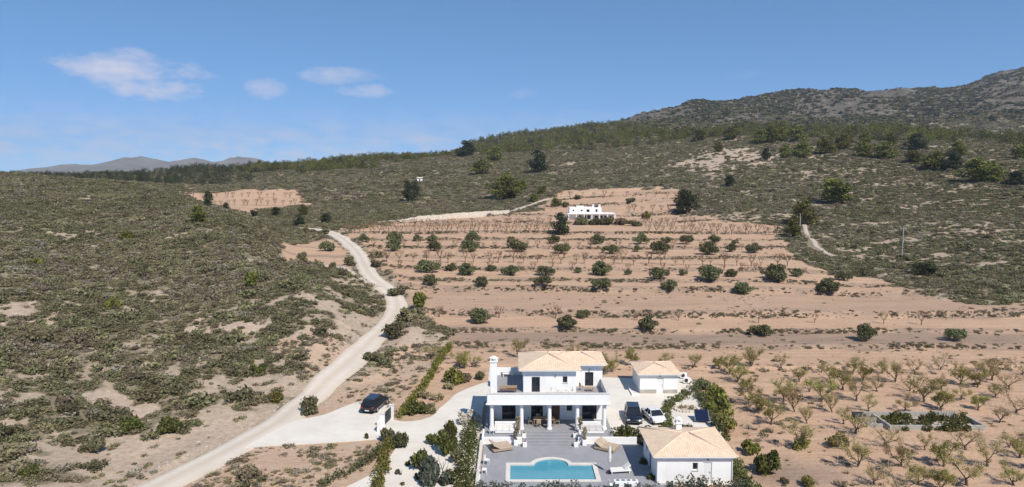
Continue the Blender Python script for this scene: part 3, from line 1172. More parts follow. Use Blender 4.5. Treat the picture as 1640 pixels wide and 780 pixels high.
# ------------------------------------------------------------------ scattered scrub (uncountable)
def instancer(name, kinds, P, S, R, K, kindname):
    coll = bpy.data.collections.new(kindname)
    for i, me_ in enumerate(kinds):
        o = bpy.data.objects.new('%s_%02d' % (kindname, i), me_)
        coll.objects.link(o)
    me = bpy.data.meshes.new(name)
    me.vertices.add(len(P))
    me.vertices.foreach_set('co', np.asarray(P, np.float32).ravel())
    for nm, typ, key, arr in (('psize', 'FLOAT_VECTOR', 'vector', S), ('pspin', 'FLOAT_VECTOR', 'vector', R), ('pkind', 'INT', 'value', K)):
        a = me.attributes.new(nm, typ, 'POINT')
        a.data.foreach_set(key, np.asarray(arr, np.int32 if typ == 'INT' else np.float32).ravel())
    ng = bpy.data.node_groups.new(name, 'GeometryNodeTree')
    ng.interface.new_socket('Geometry', in_out='INPUT', socket_type='NodeSocketGeometry')
    ng.interface.new_socket('Geometry', in_out='OUTPUT', socket_type='NodeSocketGeometry')
    gi, go = ng.nodes.new('NodeGroupInput'), ng.nodes.new('NodeGroupOutput')
    ci = ng.nodes.new('GeometryNodeCollectionInfo')
    ci.inputs['Collection'].default_value = coll
    ci.inputs['Separate Children'].default_value = True
    ci.inputs['Reset Children'].default_value = True
    ip = ng.nodes.new('GeometryNodeInstanceOnPoints')
    ip.inputs['Pick Instance'].default_value = True

    def attr(nm, typ):
        n = ng.nodes.new('GeometryNodeInputNamedAttribute')
        n.data_type = typ
        n.inputs['Name'].default_value = nm
        return n.outputs['Attribute']
    ng.links.new(gi.outputs[0], ip.inputs['Points'])
    ng.links.new(ci.outputs[0], ip.inputs['Instance'])
    ng.links.new(attr('pkind', 'INT'), ip.inputs['Instance Index'])
    e2r = ng.nodes.new('FunctionNodeEulerToRotation')
    ng.links.new(attr('pspin', 'FLOAT_VECTOR'), e2r.inputs[0])
    ng.links.new(e2r.outputs[0], ip.inputs['Rotation'])
    ng.links.new(attr('psize', 'FLOAT_VECTOR'), ip.inputs['Scale'])
    ng.links.new(ip.outputs[0], go.inputs[0])
    o = link(name, me)
    m = o.modifiers.new('scatter', 'NODES')
    m.node_group = ng
    o['kind'] = 'stuff'
    return o


def scrub_mesh(seed, mat, n=210, wide=.8, tall=.55, size=.10, nc=9):
    g = _r.Random(seed)
    cl = rand_clumps(g, nc, wide * .6, tall * .55, .12, .38 * wide)
    return crown_mesh('scrub', cl, n, size, mat, seed, .7, .8, 0.0, .6)


def tuft_mesh(seed, mat, n=60):
    g = np.random.default_rng(seed)
    a = g.uniform(0, 2 * pi, n)
    b = np.stack([np.cos(a), np.sin(a), g.uniform(1.2, 2.6, n)], 1)
    b /= np.linalg.norm(b, axis=1)[:, None]
    base = np.stack([np.cos(a) * .08, np.sin(a) * .08, a * 0], 1) * g.uniform(0, 1, (n, 1))
    L = g.uniform(.3, .62, (n, 1))
    sd = np.stack([-np.sin(a), np.cos(a), a * 0], 1) * .022
    V = np.stack([base - sd, base + sd, base + b * L], 1).reshape(-1, 3)
    return mesh_np('tuft', V, np.arange(3 * n).reshape(-1, 3), mat)


SCRUB = ([scrub_mesh(500 + i, 'g_dark') for i in range(3)] + [scrub_mesh(510 + i, 'g_olive') for i in range(3)] +
         [scrub_mesh(520 + i, 'g_brown') for i in range(2)] + [scrub_mesh(530 + i, 'g_grey', 110) for i in range(2)] +
         [tuft_mesh(540 + i, 'g_straw') for i in range(2)])


def scatter_polar(u0, u1, y0, y1, dens, keep, seed):
    """random points of even density over a wedge of land, thinned by keep(X, Y) -> probability"""
    g = np.random.default_rng(seed)
    n = int((u1 - u0) * (y1 * y1 - y0 * y0) / 2 * dens)
    Y = np.sqrt(g.uniform(y0 * y0, y1 * y1, n))
    X = g.uniform(u0, u1, n) * Y
    k = g.random(n) < keep(X, Y)
    return X[k], Y[k]


def open_land(X, Y):
    a, b, c, d = masks(X, Y)
    rd = np.full(np.shape(X), 99.0)
    nr = (Y < 280) & (X < 20)
    if nr.any():
        rd[nr] = seg_dist(ROAD[::3], X[nr], Y[nr])
    tr = np.minimum(np.minimum(seg_dist(TRACK_A[::2], X, Y), seg_dist(TRACK_B[::2], X, Y)), seg_dist(TRACK_C[::2], X, Y))
    return (~(a | b | d)) & (rd > 2.9) & (tr > 1.6), c, rd


def scrub_keep(lo):
    def f(X, Y):
        ok, bare, rd = open_land(X, Y)
        g = gap_noise(X, Y)
        return ok * np.where(bare, .10, lo + (1 - lo) * (1 - g))
    return f


SP, SS, SK = [], [], []


def add_scrub(X, Y, smin, smax, weights, seed, squash=(.6, 1.0)):
    g = np.random.default_rng(seed)
    n = len(X)
    Z = sheet_height(X, Y)
    w = np.array(weights, float)
    # kinds keep together in drifts
    drift = fbm(X / 18, Y / 18, 211, 3)
    k = g.choice(len(w), n, p=w / w.sum())
    dark = (drift > .56) & (g.random(n) < .6)
    grey = (drift < .44) & (g.random(n) < .45)
    k = np.where(dark, g.integers(0, 3, n), k)
    k = np.where(grey, g.integers(6, 10, n), k)
    s = smin + (smax - smin) * g.random(n) ** 2.2
    SP.append(np.stack([X, Y, Z - .04], 1))
    SS.append(np.stack([s * g.uniform(.85, 1.25, n), s * g.uniform(.85, 1.25, n), s * g.uniform(*squash, n)], 1))
    SK.append(k)


W_NEAR = [2, 2, 2, 3, 3, 3, 3, 3, 2, 2, 1.2, 1.2]
W_FAR = [2.5, 2.5, 2.5, 5, 5, 5, 2.6, 2.6, 2.2, 2.2, .5, .5]
x, y = scatter_polar(-1.05, .0, 44, 130, 2.1, scrub_keep(.10), 1)
add_scrub(x, y, .45, 1.75, W_NEAR, 2, (.5, .95))
x, y = scatter_polar(-1.05, .05, 130, 330, 1.25, scrub_keep(.2), 3)
add_scrub(x, y, .7, 2.2, W_FAR, 4, (.5, .85))
x, y = scatter_polar(.2, 1.1, 120, 330, 1.2, scrub_keep(.22), 5)
add_scrub(x, y, .7, 2.0, W_FAR, 6, (.45, .8))
x, y = scatter_polar(-.9, 1.0, 330, 620, .34, scrub_keep(.25), 7)
add_scrub(x, y, 1.2, 3.2, W_FAR, 8, (.45, .8))
x, y = scatter_polar(-.85, .95, 620, 1000, .075, scrub_keep(.4), 9)
add_scrub(x, y, 2.2, 5.0, W_FAR, 10, (.5, .9))
for (u0, u1, y0, y1, dn, sd) in ((-1.05, .0, 44, 130, .075, 11), (-1.05, .05, 130, 330, .04, 13), (.2, 1.1, 120, 330, .035, 15), (-.9, 1.0, 330, 700, .012, 17)):
    x, y = scatter_polar(u0, u1, y0, y1, dn, scrub_keep(.02), sd)
    add_scrub(x, y, 1.5, 2.9, [4, 4, 4, 2, 2, 2, .5, .5, .3, .3, 0, 0], sd + 1, (.75, 1.15))
# verge growth along the road
g_ = np.random.default_rng(77)
k_ = g_.integers(0, len(ROAD), 1500)
off_ = g_.choice([-1, 1], 1500) * (2.15 + np.abs(g_.normal(0, .8, 1500)))
T_ = np.gradient(ROAD, axis=0)
T_ /= np.linalg.norm(T_, axis=1)[:, None]
x, y = ROAD[k_, 0] - T_[k_, 1] * off_, ROAD[k_, 1] + T_[k_, 0] * off_
kk = (fbm(x / 6, y / 6, 151, 3) > .47) & ~inside(PROPERTY, x, y)
x, y = x[kk], y[kk]
add_scrub(x, y, .25, .8, [1, 1, 1, 2, 2, 2, 3, 3, 2, 2, 6, 6], 78, (.5, .9))
P = np.concatenate(SP)
S = np.concatenate(SS)
K = np.concatenate(SK)
R = np.zeros_like(P)
R[:, 2] = rng.uniform(0, 6.28, len(P))
R[:, 0] = rng.normal(0, .12, len(P))
tag(instancer('scrub', SCRUB, P, S, R, K, 'scrub_kind'), 'low grey green garrigue scrub covering the hillsides', 'scrub')
print('scrub', len(P))

# ---- far mountain thickets and pine woods that read as one mass
FARBUSH = [scrub_mesh(560 + i, m, 90, .6, .7, .16) for i, m in enumerate(('g_dark', 'pine_leaf', 'g_dark', 'dark_pine_leaf', 'g_olive', 'dark_pine_leaf'))]


def mtn_keep(X, Y):
    q = fbm(X / 60, Y / 60, 301, 4)
    return np.clip((q - .30) * 2.6, .05, 1) * (X / Y > -.06)


g_ = np.random.default_rng(21)
x, y = scatter_polar(-.08, 1.0, 900, 2150, .056, mtn_keep, 22)
n = len(x)
s = 2.8 + 6.5 * g_.random(n) ** 1.8
P = np.stack([x, y, sheet_height(x, y) - .2], 1)
S = np.stack([s, s, s * g_.uniform(.55, .9, n)], 1)
R = np.zeros_like(P)
R[:, 2] = g_.uniform(0, 6.28, n)
tag(instancer('thicket', FARBUSH, P, S, R, g_.integers(0, 6, n), 'thicket_kind'), 'dark thickets dotted over the grey limestone mountain', 'thicket')
print('thicket', n)

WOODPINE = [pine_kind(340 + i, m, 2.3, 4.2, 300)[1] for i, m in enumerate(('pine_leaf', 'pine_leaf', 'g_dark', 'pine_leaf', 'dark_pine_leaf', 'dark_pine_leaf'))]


def wood(name, label, u0, u1, y0, y1, dens, keep, kinds, smin, smax, seed):
    g = np.random.default_rng(seed)
    x, y = scatter_polar(u0, u1, y0, y1, dens, keep, seed)
    n = len(x)
    s = g.uniform(smin, smax, n)
    P = np.stack([x, y, sheet_height(x, y) - .3], 1)
    S = np.stack([s, s, s * g.uniform(.75, 1.1, n)], 1)
    R = np.zeros_like(P)
    R[:, 2] = g.uniform(0, 6.28, n)
    tag(instancer(name, WOODPINE, P, S, R, g.choice(kinds, n), name + '_kind'), label, 'wood')
    print(name, n)


def band(pxs, near_, far_):
    cu = [(p - 820) / FPX for p in pxs]

    def f(X, Y):
        u = X / Y
        a, b = np.interp(u, cu, near_), np.interp(u, cu, far_)
        edge = (fbm(X / 30, Y / 30, 401, 3) - .5) * 60
        return ((Y > a + edge) & (Y < b)) * np.clip((fbm(X / 16, Y / 16, 402, 3) - .28) * 3.2, .04, 1)
    return f


wood('pine_wood', 'pine wood along the far low ridge under the blue mountains, coloured dark for cloud shadow', -.95, -.30, 330, 760, .028,
     band([-250, 80, 200, 350, 420, 470, 500], [430, 470, 440, 430, 470, 600, 900], [700] * 7), [4, 5, 5, 4, 2], 1.1, 1.7, 31)  # mostly dark leaf kinds: a cloud's shadow put into the wood's colour
wood('pine_wood', 'green pine wood along the crest of the middle hill', -.40, -.03, 430, 800, .042,
     band([380, 420, 520, 600, 680, 760, 790], [540, 520, 500, 520, 590, 640, 900], [700, 700, 720, 740, 760, 760, 760]), [0, 1, 3, 0, 2, 4], 1.1, 1.8, 33)
wood('pine_wood', 'band of green pines below the limestone mountain', -.06, .95, 400, 1050, .022,
     band([760, 820, 900, 1000, 1100, 1200, 1300, 1400, 1640, 1900], [640, 620, 600, 600, 600, 560, 520, 480, 440, 440], [1100, 1100, 1050, 950, 850, 760, 720, 700, 680, 680]), [0, 1, 3, 2, 0, 4], 1.3, 2.3, 35)

# loose limestone on the slopes and road verges
def rock_mesh(seed):
    bm = bmesh.new()
    bmesh.ops.create_icosphere(bm, subdivisions=1, radius=.5)
    g = _r.Random(seed)
    for v in bm.verts:
        v.co = v.co * g.uniform(.65, 1.2)
        v.co.z *= .55
    me_ = bpy.data.meshes.new('rock')
    bm.to_mesh(me_)
    bm.free()
    me_.materials.append(M['rubble'] if seed % 2 else M['stone'])
    return me_


g_ = np.random.default_rng(61)
x1, y1 = scatter_polar(.2, 1.0, 140, 520, .06, lambda X, Y: open_land(X, Y)[0] * np.clip((fbm(X / 25, Y / 9, 501, 4) - .5) * 8, .03, 1), 62)
x2, y2 = scatter_polar(-1.0, .05, 50, 240, .16, lambda X, Y: open_land(X, Y)[0] * np.clip(gap_noise(X, Y) + .06, 0, 1), 63)
k_ = g_.integers(0, len(ROAD), 2600)
off_ = g_.choice([-1, 1], 2600) * (2.0 + np.abs(g_.normal(0, .9, 2600)))
T_ = np.gradient(ROAD, axis=0)
T_ /= np.linalg.norm(T_, axis=1)[:, None]
x3, y3 = ROAD[k_, 0] - T_[k_, 1] * off_, ROAD[k_, 1] + T_[k_, 0] * off_
x, y = np.concatenate([x1, x2, x3]), np.concatenate([y1, y2, y3])
n = len(x)
s = np.concatenate([.4 + 1.0 * g_.random(len(x1)) ** 2, .15 + .4 * g_.random(len(x2)) ** 3, .1 + .3 * g_.random(len(x3)) ** 3])
P = np.stack([x, y, sheet_height(x, y) + .02], 1)
R = g_.uniform(0, 6.28, (n, 3)) * np.array([.05, .05, 1])
tag(instancer('stones', [rock_mesh(901 + i) for i in range(5)], P, np.stack([s * 1.3, s, s * .8], 1), R, g_.integers(0, 5, n), 'stone_kind'), 'loose pale limestone scattered on slopes and road verges', 'stones')

# weeds and stones along the terrace banks
BX, BY = [], []
g_ = np.random.default_rng(41)
for i, q in enumerate(RISER_Y):
    n = int(q * 1.5 * 9)
    X = g_.uniform(-.30, .95, n) * q
    Yw = q - wobble(X, 0) + g_.normal(0, .32, n)
    BX.append(X)
    BY.append(Yw)
for (a, b, dn) in ((RISER_Y[0], RISER_Y[1], .35), (RISER_Y[2], RISER_Y[3], .22), (RISER_Y[1], RISER_Y[2], .03), (58, RISER_Y[0], .9), (RISER_Y[3], RISER_Y[-1], .05)):
    X, Yw = scatter_polar(-.35, .95, a, b, dn, lambda X, Y: (fbm(X / 12, Y / 4, 55, 3) > .5) * .9 + .1, int(a))
    BX.append(X)
    BY.append(Yw)
X, Yw = np.concatenate(BX), np.concatenate(BY)
ok = inside(FIELD, X, Yw) & ((fbm(X / 13, Yw / 5, 57, 3) > .47) | (g_.random(len(X)) < .22)) & ~inside(PROPERTY, X, Yw)
X, Yw = X[ok], Yw[ok]
for p_, q_ in ((BARE[0], 1), (BARE[1], 2), (BARE[2], 3)):
    xb = g_.uniform(p_[:, 0].min(), p_[:, 0].max(), 900)
    yb = g_.uniform(p_[:, 1].min(), p_[:, 1].max(), 900)
    kb = inside(p_, xb, yb) & ((fbm(xb / 4, yb / 4, 600 + q_, 3) > .5) | (g_.random(900) < .12)) & (seg_dist(ROAD[::3], xb, yb) > 2.6)
    dr = np.array([at_z(a_, b_) for a_, b_ in ((392, 716), (520, 664), (612, 641), (632, 672), (636, 700), (470, 711))])
    kb &= ~inside(dr, xb, yb)
    X, Yw = np.concatenate([X, xb[kb]]), np.concatenate([Yw, yb[kb]])
n = len(X)
s = (.3 + .7 * g_.random(n) ** 3) * np.where(Yw < RISER_Y[0] - 1, 1.35, 1.0)
P = np.stack([X, Yw, sheet_height(X, Yw) - .03], 1)
R = np.zeros_like(P)
R[:, 2] = g_.uniform(0, 6.28, n)
tag(instancer('weeds', SCRUB, P, np.stack([s, s, s * .6], 1), R, np.where((Yw < RISER_Y[0] - 1) & (g_.random(n) < .75), g_.choice([8, 10, 11, 10, 11], n), g_.choice([0, 3, 6, 7, 6, 7, 8, 10, 11], n)), 'weed_kind'), 'dry weeds along the terrace banks of the orchard', 'weeds')
print('weeds', n)


# ------------------------------------------------------------------ yard surfaces
def sheet(name, poly, z, thick, mat):
    """level sheet over a (concave) polygon, with a real edge"""
    bm = bmesh.new()
    top = [bm.verts.new((x, y, z)) for x, y in poly]
    f = bm.faces.new(top)
    if f.normal.z < 0:
        f.normal_flip()
    r_ = bmesh.ops.extrude_face_region(bm, geom=[f])
    for v in [q for q in r_['geom'] if isinstance(q, bmesh.types.BMVert)]:
        v.co.z = z
    for v in top:
        v.co.z = z - thick
    bmesh.ops.triangulate(bm, faces=[q for q in bm.faces if len(q.verts) > 4])
    bmesh.ops.recalc_face_normals(bm, faces=bm.faces)
    me = bpy.data.meshes.new(name)
    bm.to_mesh(me)
    bm.free()
    me.materials.append(M[mat])
    return structure(link(name, me))


def pix_poly(pts, z=0.0, ragged=.25, step=.8):
    P = np.array([at_z(px, py, z) for px, py in pts] + [at_z(*pts[0], z)])
    Q = spline(P, step)[:-1]
    n = np.arange(len(Q))
    Q = Q + ragged * np.stack([fbm(n / 3, n * 0, 5, 2) - .5, fbm(n / 3, n * 0 + 7, 6, 2) - .5], 1)
    return Q


sheet('driveway', pix_poly([(392, 716), (428, 696), (456, 681), (478, 672), (520, 664), (548, 652), (578, 643), (612, 641), (624, 655), (632, 672), (662, 674), (690, 668), (707, 652), (730, 632), (762, 617), (786, 613),
                            (778, 640), (772, 668), (772, 700), (766, 740), (760, 800), (540, 800), (600, 756), (632, 722), (636, 700), (606, 702), (540, 708), (470, 711)]), 0.0, .14, 'gravel')
sheet('yard', pix_poly([(966, 604), (1014, 606), (1060, 604), (1104, 604), (1118, 640), (1152, 684), (1150, 694), (1040, 696), (978, 692), (970, 650)], ragged=.15), 0.004, .14, 'gravel')

DX0, DX1, DY0, DY1 = -2.9, 14.6, 57.4, 67.55
# pool outline: rectangle with a round bay on the house side
PX0, PX1, PY0, PY1 = -.17, 7.65, 59.3, 62.45
PCX, PR = 3.75, 1.62


def pool_outline(off=0.0, n=18):
    r_ = PR + off
    top = PY1 + off
    a0 = math.asin(min(.99, max(0, (off) / r_))) if off > 0 else 0
    dxa = sqrt(max(r_ * r_ - off * off, 0))
    pts = [(PX0 - off, PY0 - off), (PX1 + off, PY0 - off), (PX1 + off, top), (PCX + dxa, top)]
    for k in range(1, n):
        a = a0 + (pi - 2 * a0) * k / n
        pts.append((PCX + r_ * cos(a), PY1 + r_ * .84 * sin(a)))
    pts += [(PCX - dxa, top), (PX0 - off, top)]
    return pts


def ring(inner, outer, z0, z1):
    mb = MB()
    n = len(inner)
    vs = [(x, y, z) for z in (z0, z1) for P_ in (inner, outer) for x, y in P_]
    fs = []
    for i in range(n):
        j = (i + 1) % n
        fs += [(2 * n + i, 2 * n + j, 3 * n + j, 3 * n + i), (i, n + i, n + j, j), (n + i, 3 * n + i, 3 * n + j, n + j), (i, j, 2 * n + j, 2 * n + i)]
    return mb.add(vs, fs)


def frame_with_hole(x0, x1, y0, y1, hole, z0, z1):
    """paved rectangle round the pool: strips of a ring between the hole and a loop on the rectangle"""
    out = []
    cx, cy = (PX0 + PX1) / 2, (PY0 + PY1) / 2
    for x, y in hole:
        dx, dy = x - cx, y - cy
        k = min((x1 - cx) / dx if dx > 1e-6 else (x0 - cx) / dx if dx < -1e-6 else 1e9, (y1 - cy) / dy if dy > 1e-6 else (y0 - cy) / dy if dy < -1e-6 else 1e9)
        out.append([cx + dx * k, cy + dy * k])
    return ring(hole, out, z0, z1), out


hole = pool_outline(.30)
ringm, outer = frame_with_hole(DX0, DX1, DY0, DY1, hole, -.15, .03)
# corners of the rectangle are filled by triangles between neighbouring loop points on different sides
vs_extra = []
for i in range(len(outer)):
    a, b = outer[i], outer[(i + 1) % len(outer)]
    for c in ((DX0, DY0), (DX1, DY0), (DX1, DY1), (DX0, DY1)):
        on = lambda p, c: abs(p[0] - c[0]) < 1e-4 or abs(p[1] - c[1]) < 1e-4
        if on(a, c) and on(b, c) and not (abs(a[0] - b[0]) < 1e-4 or abs(a[1] - b[1]) < 1e-4):
            ringm.add([(a[0], a[1], .03), (b[0], b[1], .03), (c[0], c[1], .03)], [(0, 1, 2)])
deck = structure(link('pool_terrace', ringm.mesh('pool_terrace', 'paving')))
_bm = bmesh.new(); _bm.from_mesh(deck.data); bmesh.ops.recalc_face_normals(_bm, faces=_bm.faces); _bm.to_mesh(deck.data); _bm.free()

pool = thing('swimming_pool', 'turquoise swimming pool with a rounded bay and pale coping', 'swimming pool', (PX0, PY0, 0))
off = Vector((PX0, PY0))


def loc2(P_):
    return [(x - PX0, y - PY0) for x, y in P_]


part('coping', ring(loc2(pool_outline(0)), loc2(pool_outline(.42)), -.05, .075), 'coping', pool)
basin = MB()
o_ = loc2(pool_outline(0.02))
nb = len(o_)
basin.add([(x, y, .03) for x, y in o_] + [(x, y, -1.3) for x, y in o_], [(i, (i + 1) % nb, nb + (i + 1) % nb, nb + i) for i in range(nb)] + [tuple(range(nb, 2 * nb))])
part('basin', basin, 'pool_tile', pool)
wt = MB()
wt.add([(x, y, -.07) for x, y in loc2(pool_outline(.01))], [tuple(range(nb))])
part('water_surface', wt, 'water', pool)


# ------------------------------------------------------------------ building helpers
def wall_open(mb, u0, u1, z0, z1, y, thick, holes, axis='x', flip=1):
    """wall panel along an axis with rectangular openings; y is the outer face, thickness grows by flip"""
    us_ = sorted({u0, u1, *[h[0] for h in holes], *[h[1] for h in holes]})
    zs_ = sorted({z0, z1, *[h[2] for h in holes], *[h[3] for h in holes]})

    def solid(i, j):
        if i < 0 or j < 0 or i >= len(us_) - 1 or j >= len(zs_) - 1:
            return False
        cu, cz = (us_[i] + us_[i + 1]) / 2, (zs_[j] + zs_[j + 1]) / 2
        return not any(h[0] < cu < h[1] and h[2] < cz < h[3] for h in holes)

    def P_(u, d, z):
        return (u, y + d * flip, z) if axis == 'x' else (y + d * flip, u, z)
    for i in range(len(us_) - 1):
        for j in range(len(zs_) - 1):
            if not solid(i, j):
                continue
            a, b, c, d = us_[i], us_[i + 1], zs_[j], zs_[j + 1]
            mb.add([P_(a, 0, c), P_(b, 0, c), P_(b, 0, d), P_(a, 0, d)], [(0, 1, 2, 3)])
            mb.add([P_(a, thick, c), P_(b, thick, c), P_(b, thick, d), P_(a, thick, d)], [(3, 2, 1, 0)])
            for (ii, jj, q) in ((i - 1, j, (a, a, c, d)), (i + 1, j, (b, b, c, d)), (i, j - 1, (a, b, c, c)), (i, j + 1, (a, b, d, d))):
                if not solid(ii, jj):
                    mb.add([P_(q[0], 0, q[2]), P_(q[1], 0, q[3]), P_(q[1], thick, q[3]), P_(q[0], thick, q[2])], [(0, 1, 2, 3)])


def window(parent, x0, x1, z0, z1, y, leaves_=2, fmat='white_plastic', name='window', frame=.06, depth=.12):
    """framed glazing set back in an opening of a wall facing -y"""
    f = MB()
    yy0, yy1 = y + depth, y + depth + .06
    f.box(x0, x0 + frame, yy0, yy1, z0, z1)
    f.box(x1 - frame, x1, yy0, yy1, z0, z1)
    f.box(x0 + frame, x1 - frame, yy0, yy1, z0, z0 + frame)
    f.box(x0 + frame, x1 - frame, yy0, yy1, z1 - frame, z1)
    for k in range(1, leaves_):
        xm = x0 + (x1 - x0) * k / leaves_
        f.box(xm - frame * .6, xm + frame * .6, yy0 - .01, yy1 + .01, z0 + frame, z1 - frame)
    w = part(name, f, fmat, parent)
    for k in range(leaves_):
        a = x0 + (x1 - x0) * k / leaves_ + frame * .6
        b = x0 + (x1 - x0) * (k + 1) / leaves_ - frame * .6
        p = MB().box(a, b, yy0 + .02, yy0 + .04, z0 + frame, z1 - frame)
        part('pane', p, 'glass', w)
    s = MB().box(x0 - .06, x1 + .06, y - .06, y + depth - .003, z0 - .05, z0 - .003)
    part('sill', s, 'pale_stone', w)
    return w


def door(parent, x0, x1, z0, z1, y, mat='white_plastic'):
    d = MB().box(x0 + .05, x1 - .05, y + .08, y + .13, z0, z1 - .05)
    d.box(x0 + .18, x1 - .18, y + .07, y + .08, z0 + .25, z0 + (z1 - z0) * .45)
    d.box(x0 + .18, x1 - .18, y + .07, y + .08, z0 + (z1 - z0) * .52, z1 - .22)
    o = part('door', d, mat, parent)
    f = MB().box(x0, x0 + .05, y + .05, y + .16, z0, z1)
    f.box(x1 - .05, x1, y + .05, y + .16, z0, z1)
    f.box(x0 + .05, x1 - .05, y + .05, y + .16, z1 - .05, z1)
    part('door_frame', f, 'white_plastic', o)
    h = MB().box(x1 - .17, x1 - .14, y + .03, y + .08, z0 + .98, z0 + 1.12)
    part('handle', h, 'dark_metal', o)
    return o


def hip_roof(parent, x0, x1, y0, y1, z, slope, name='roof', eave=.12):
    """tiled hip roof; UVs run along the eave and up the slope"""
    w, d = x1 - x0, y1 - y0
    half = min(w, d) / 2
    rise = half * slope
    if w >= d:
        r0, r1 = (x0 + half, (y0 + y1) / 2), (x1 - half - (.02 if w == d else 0), (y0 + y1) / 2)
    else:
        r0, r1 = ((x0 + x1) / 2, y0 + half), ((x0 + x1) / 2, y1 - half)
    c = [(x0, y0, z), (x1, y0, z), (x1, y1, z), (x0, y1, z)]
    R0, R1 = (*r0, z + rise), (*r1, z + rise)
    faces = [[c[0], c[1], R1, R0], [c[1], c[2], R1], [c[2], c[3], R0, R1], [c[3], c[0], R0]] if w >= d else \
            [[c[0], c[1], R0], [c[1], c[2], R1, R0], [c[2], c[3], R1], [c[3], c[0], R0, R1]]
    me = bpy.data.meshes.new(name)
    vs, fs, uv = [], [], []
    for q in faces:
        fs.append(tuple(range(len(vs), len(vs) + len(q))))
        vs += q
        e = (Vector(q[1]) - Vector(q[0])).normalized()
        nrm = e.cross((Vector(q[2]) - Vector(q[0]))).normalized()
        up = nrm.cross(e)
        for v in q:
            dv = Vector(v) - Vector(q[0])
            uv.append((dv.dot(e), dv.dot(up)))
    me.from_pydata(vs, [], fs)
    me.update()
    ul = me.uv_layers.new(name='UVMap')
    ul.data.foreach_set('uv', np.array(uv, np.float32).ravel())
    me.materials.append(M['roof'])
    ro = link(name, me, parent)
    sof = MB().box(x0 + .02, x1 - .02, y0 + .02, y1 - .02, z - eave, z - .004)
    part('eave', sof, 'wall', ro)
    caps = MB()
    ends = [(c[0], R0), (c[3], R0), (c[1], R1), (c[2], R1), (R0, R1)] if w >= d else [(c[0], R0), (c[1], R0), (c[2], R1), (c[3], R1), (R0, R1)]
    for a, b in ends:
        a, b = Vector(a), Vector(b)
        if (b - a).length > .2:
            caps.tube([a + Vector((0, 0, -.01)), b + Vector((0, 0, .0))], .09, 8)
    part('ridge_tiles', caps, 'roof_cap', ro, True)
    return ro


M['roof_cap'] = plain('roof_cap', (.73, .56, .43, 1), .85, .2, .1, 5)


def chimney(parent, x, y, z0, z1, w=.5, mat='wall'):
    m = MB().box(x - w / 2, x + w / 2, y - w / 2, y + w / 2, z0, z1 - .3)
    m.box(x - w / 2 - .08, x + w / 2 + .08, y - w / 2 - .08, y + w / 2 + .08, z1 - .45, z1 - .36)
    for sx in (-1, 1):
        for sy in (-1, 1):
            m.box(x + sx * w * .4 - .05, x + sx * w * .4 + .05, y + sy * w * .4 - .05, y + sy * w * .4 + .05, z1 - .3, z1 - .12)
    o = part('chimney', m, mat, parent)
    k = MB()
    k.lathe([(w * .72, z1 - .12), (w * .72, z1 - .06), (w * .35, z1 + .08), (.06, z1 + .16)], x, y, 4)
    part('chimney_cap', k, mat, o)
    return o


# ------------------------------------------------------------------ the villa
VX, VY = -2.6, 69.4
villa = thing('villa', 'two storey white villa with columned porch, roof terrace and peach tiled roof', 'house', (VX, VY, 0))
ZF = .7
# raised terrace floor in front and under the porch
fl = MB().box(-.3, 3.62, -1.75, 0.0, -.1, ZF - .02)
fl.box(9.38, 13.1, -1.75, 0.0, -.1, ZF - .02)
fl.box(-.3, 13.1, 0.003, 9.7, -.1, ZF - .023)
part('terrace_floor', fl, 'paving', villa)
for rw in (MB().box(-.5, 3.62, -1.95, -1.75, -.1, ZF + .02), MB().box(9.38, 15.4, -1.95, -1.75, -.1, ZF + .02), MB().box(-.5, -.3, -1.747, 0.4, -.1, ZF + .02)):
    part('retaining_wall', rw, 'wall', villa)
for k in range(5):
    y0 = -2.35 + k * .47
    part('step', MB().box(3.625, 9.375, y0, y0 + .47 if k < 4 else .0, -.1, .14 * (k + 1) - .002 * (k == 4) - .003), 'paving', villa)
gf = MB()
wall_open(gf, .25, 12.55, ZF - .03, 3.43, 3.2, .25, [(1.5, 3.0, ZF, 2.95), (4.7, 6.0, ZF, 2.95), (6.9, 7.9, ZF, 2.85), (8.6, 9.2, 1.7, 2.7), (10.3, 11.9, ZF, 3.0)])
wall_open(gf, 3.45, 9.5, ZF - .03, 3.43, .25, .25, [(5.0, 6.2, 1.5, 2.7)], 'y', 1)
wall_open(gf, 3.45, 9.5, ZF - .03, 3.43, 12.55, .25, [(5.0, 6.2, 1.5, 2.7)], 'y', -1)
wall_open(gf, .25, 12.55, ZF - .03, 3.43, 9.7, .2, [], 'x', -1)
part('ground_floor_wall', gf, 'wall', villa)
window(villa, 1.5, 3.0, ZF, 2.95, 3.2, 2, 'dark_metal')
window(villa, 4.7, 6.0, ZF, 2.95, 3.2, 2, 'dark_metal')
door(villa, 6.9, 7.9, ZF, 2.85, 3.2, 'wood_dark')
window(villa, 8.6, 9.2, 1.7, 2.7, 3.2, 1, 'dark_metal')
window(villa, 10.3, 11.9, ZF, 3.0, 3.2, 2, 'dark_metal')
sl = MB().box(-.02, 12.82, -.02, 9.72, 3.435, 3.74)
sl.box(-.14, 12.94, -.14, 9.6, 3.52, 3.62)
part('roof_slab', sl, 'wall', villa)
part('roof_terrace_floor', MB().box(.2, 12.6, .2, 9.5, 3.742, 3.77), 'paving', villa)
pp = MB().box(0, 12.8, 0, .2, 3.743, 4.66)
pp.box(0, .2, .203, 9.7, 3.743, 4.66)
pp.box(12.6, 12.8, .203, 5.2, 3.743, 4.66)
pp.box(.203, 3.8, 9.5, 9.7, 3.743, 4.66)
part('parapet', pp, 'wall', villa)
cp = MB().box(-.05, 12.85, -.05, .25, 4.662, 4.72)
cp.box(-.05, .25, .253, 9.75, 4.662, 4.72)
cp.box(12.55, 12.85, .253, 5.2, 4.662, 4.72)
part('parapet_coping', cp, 'coping', villa)
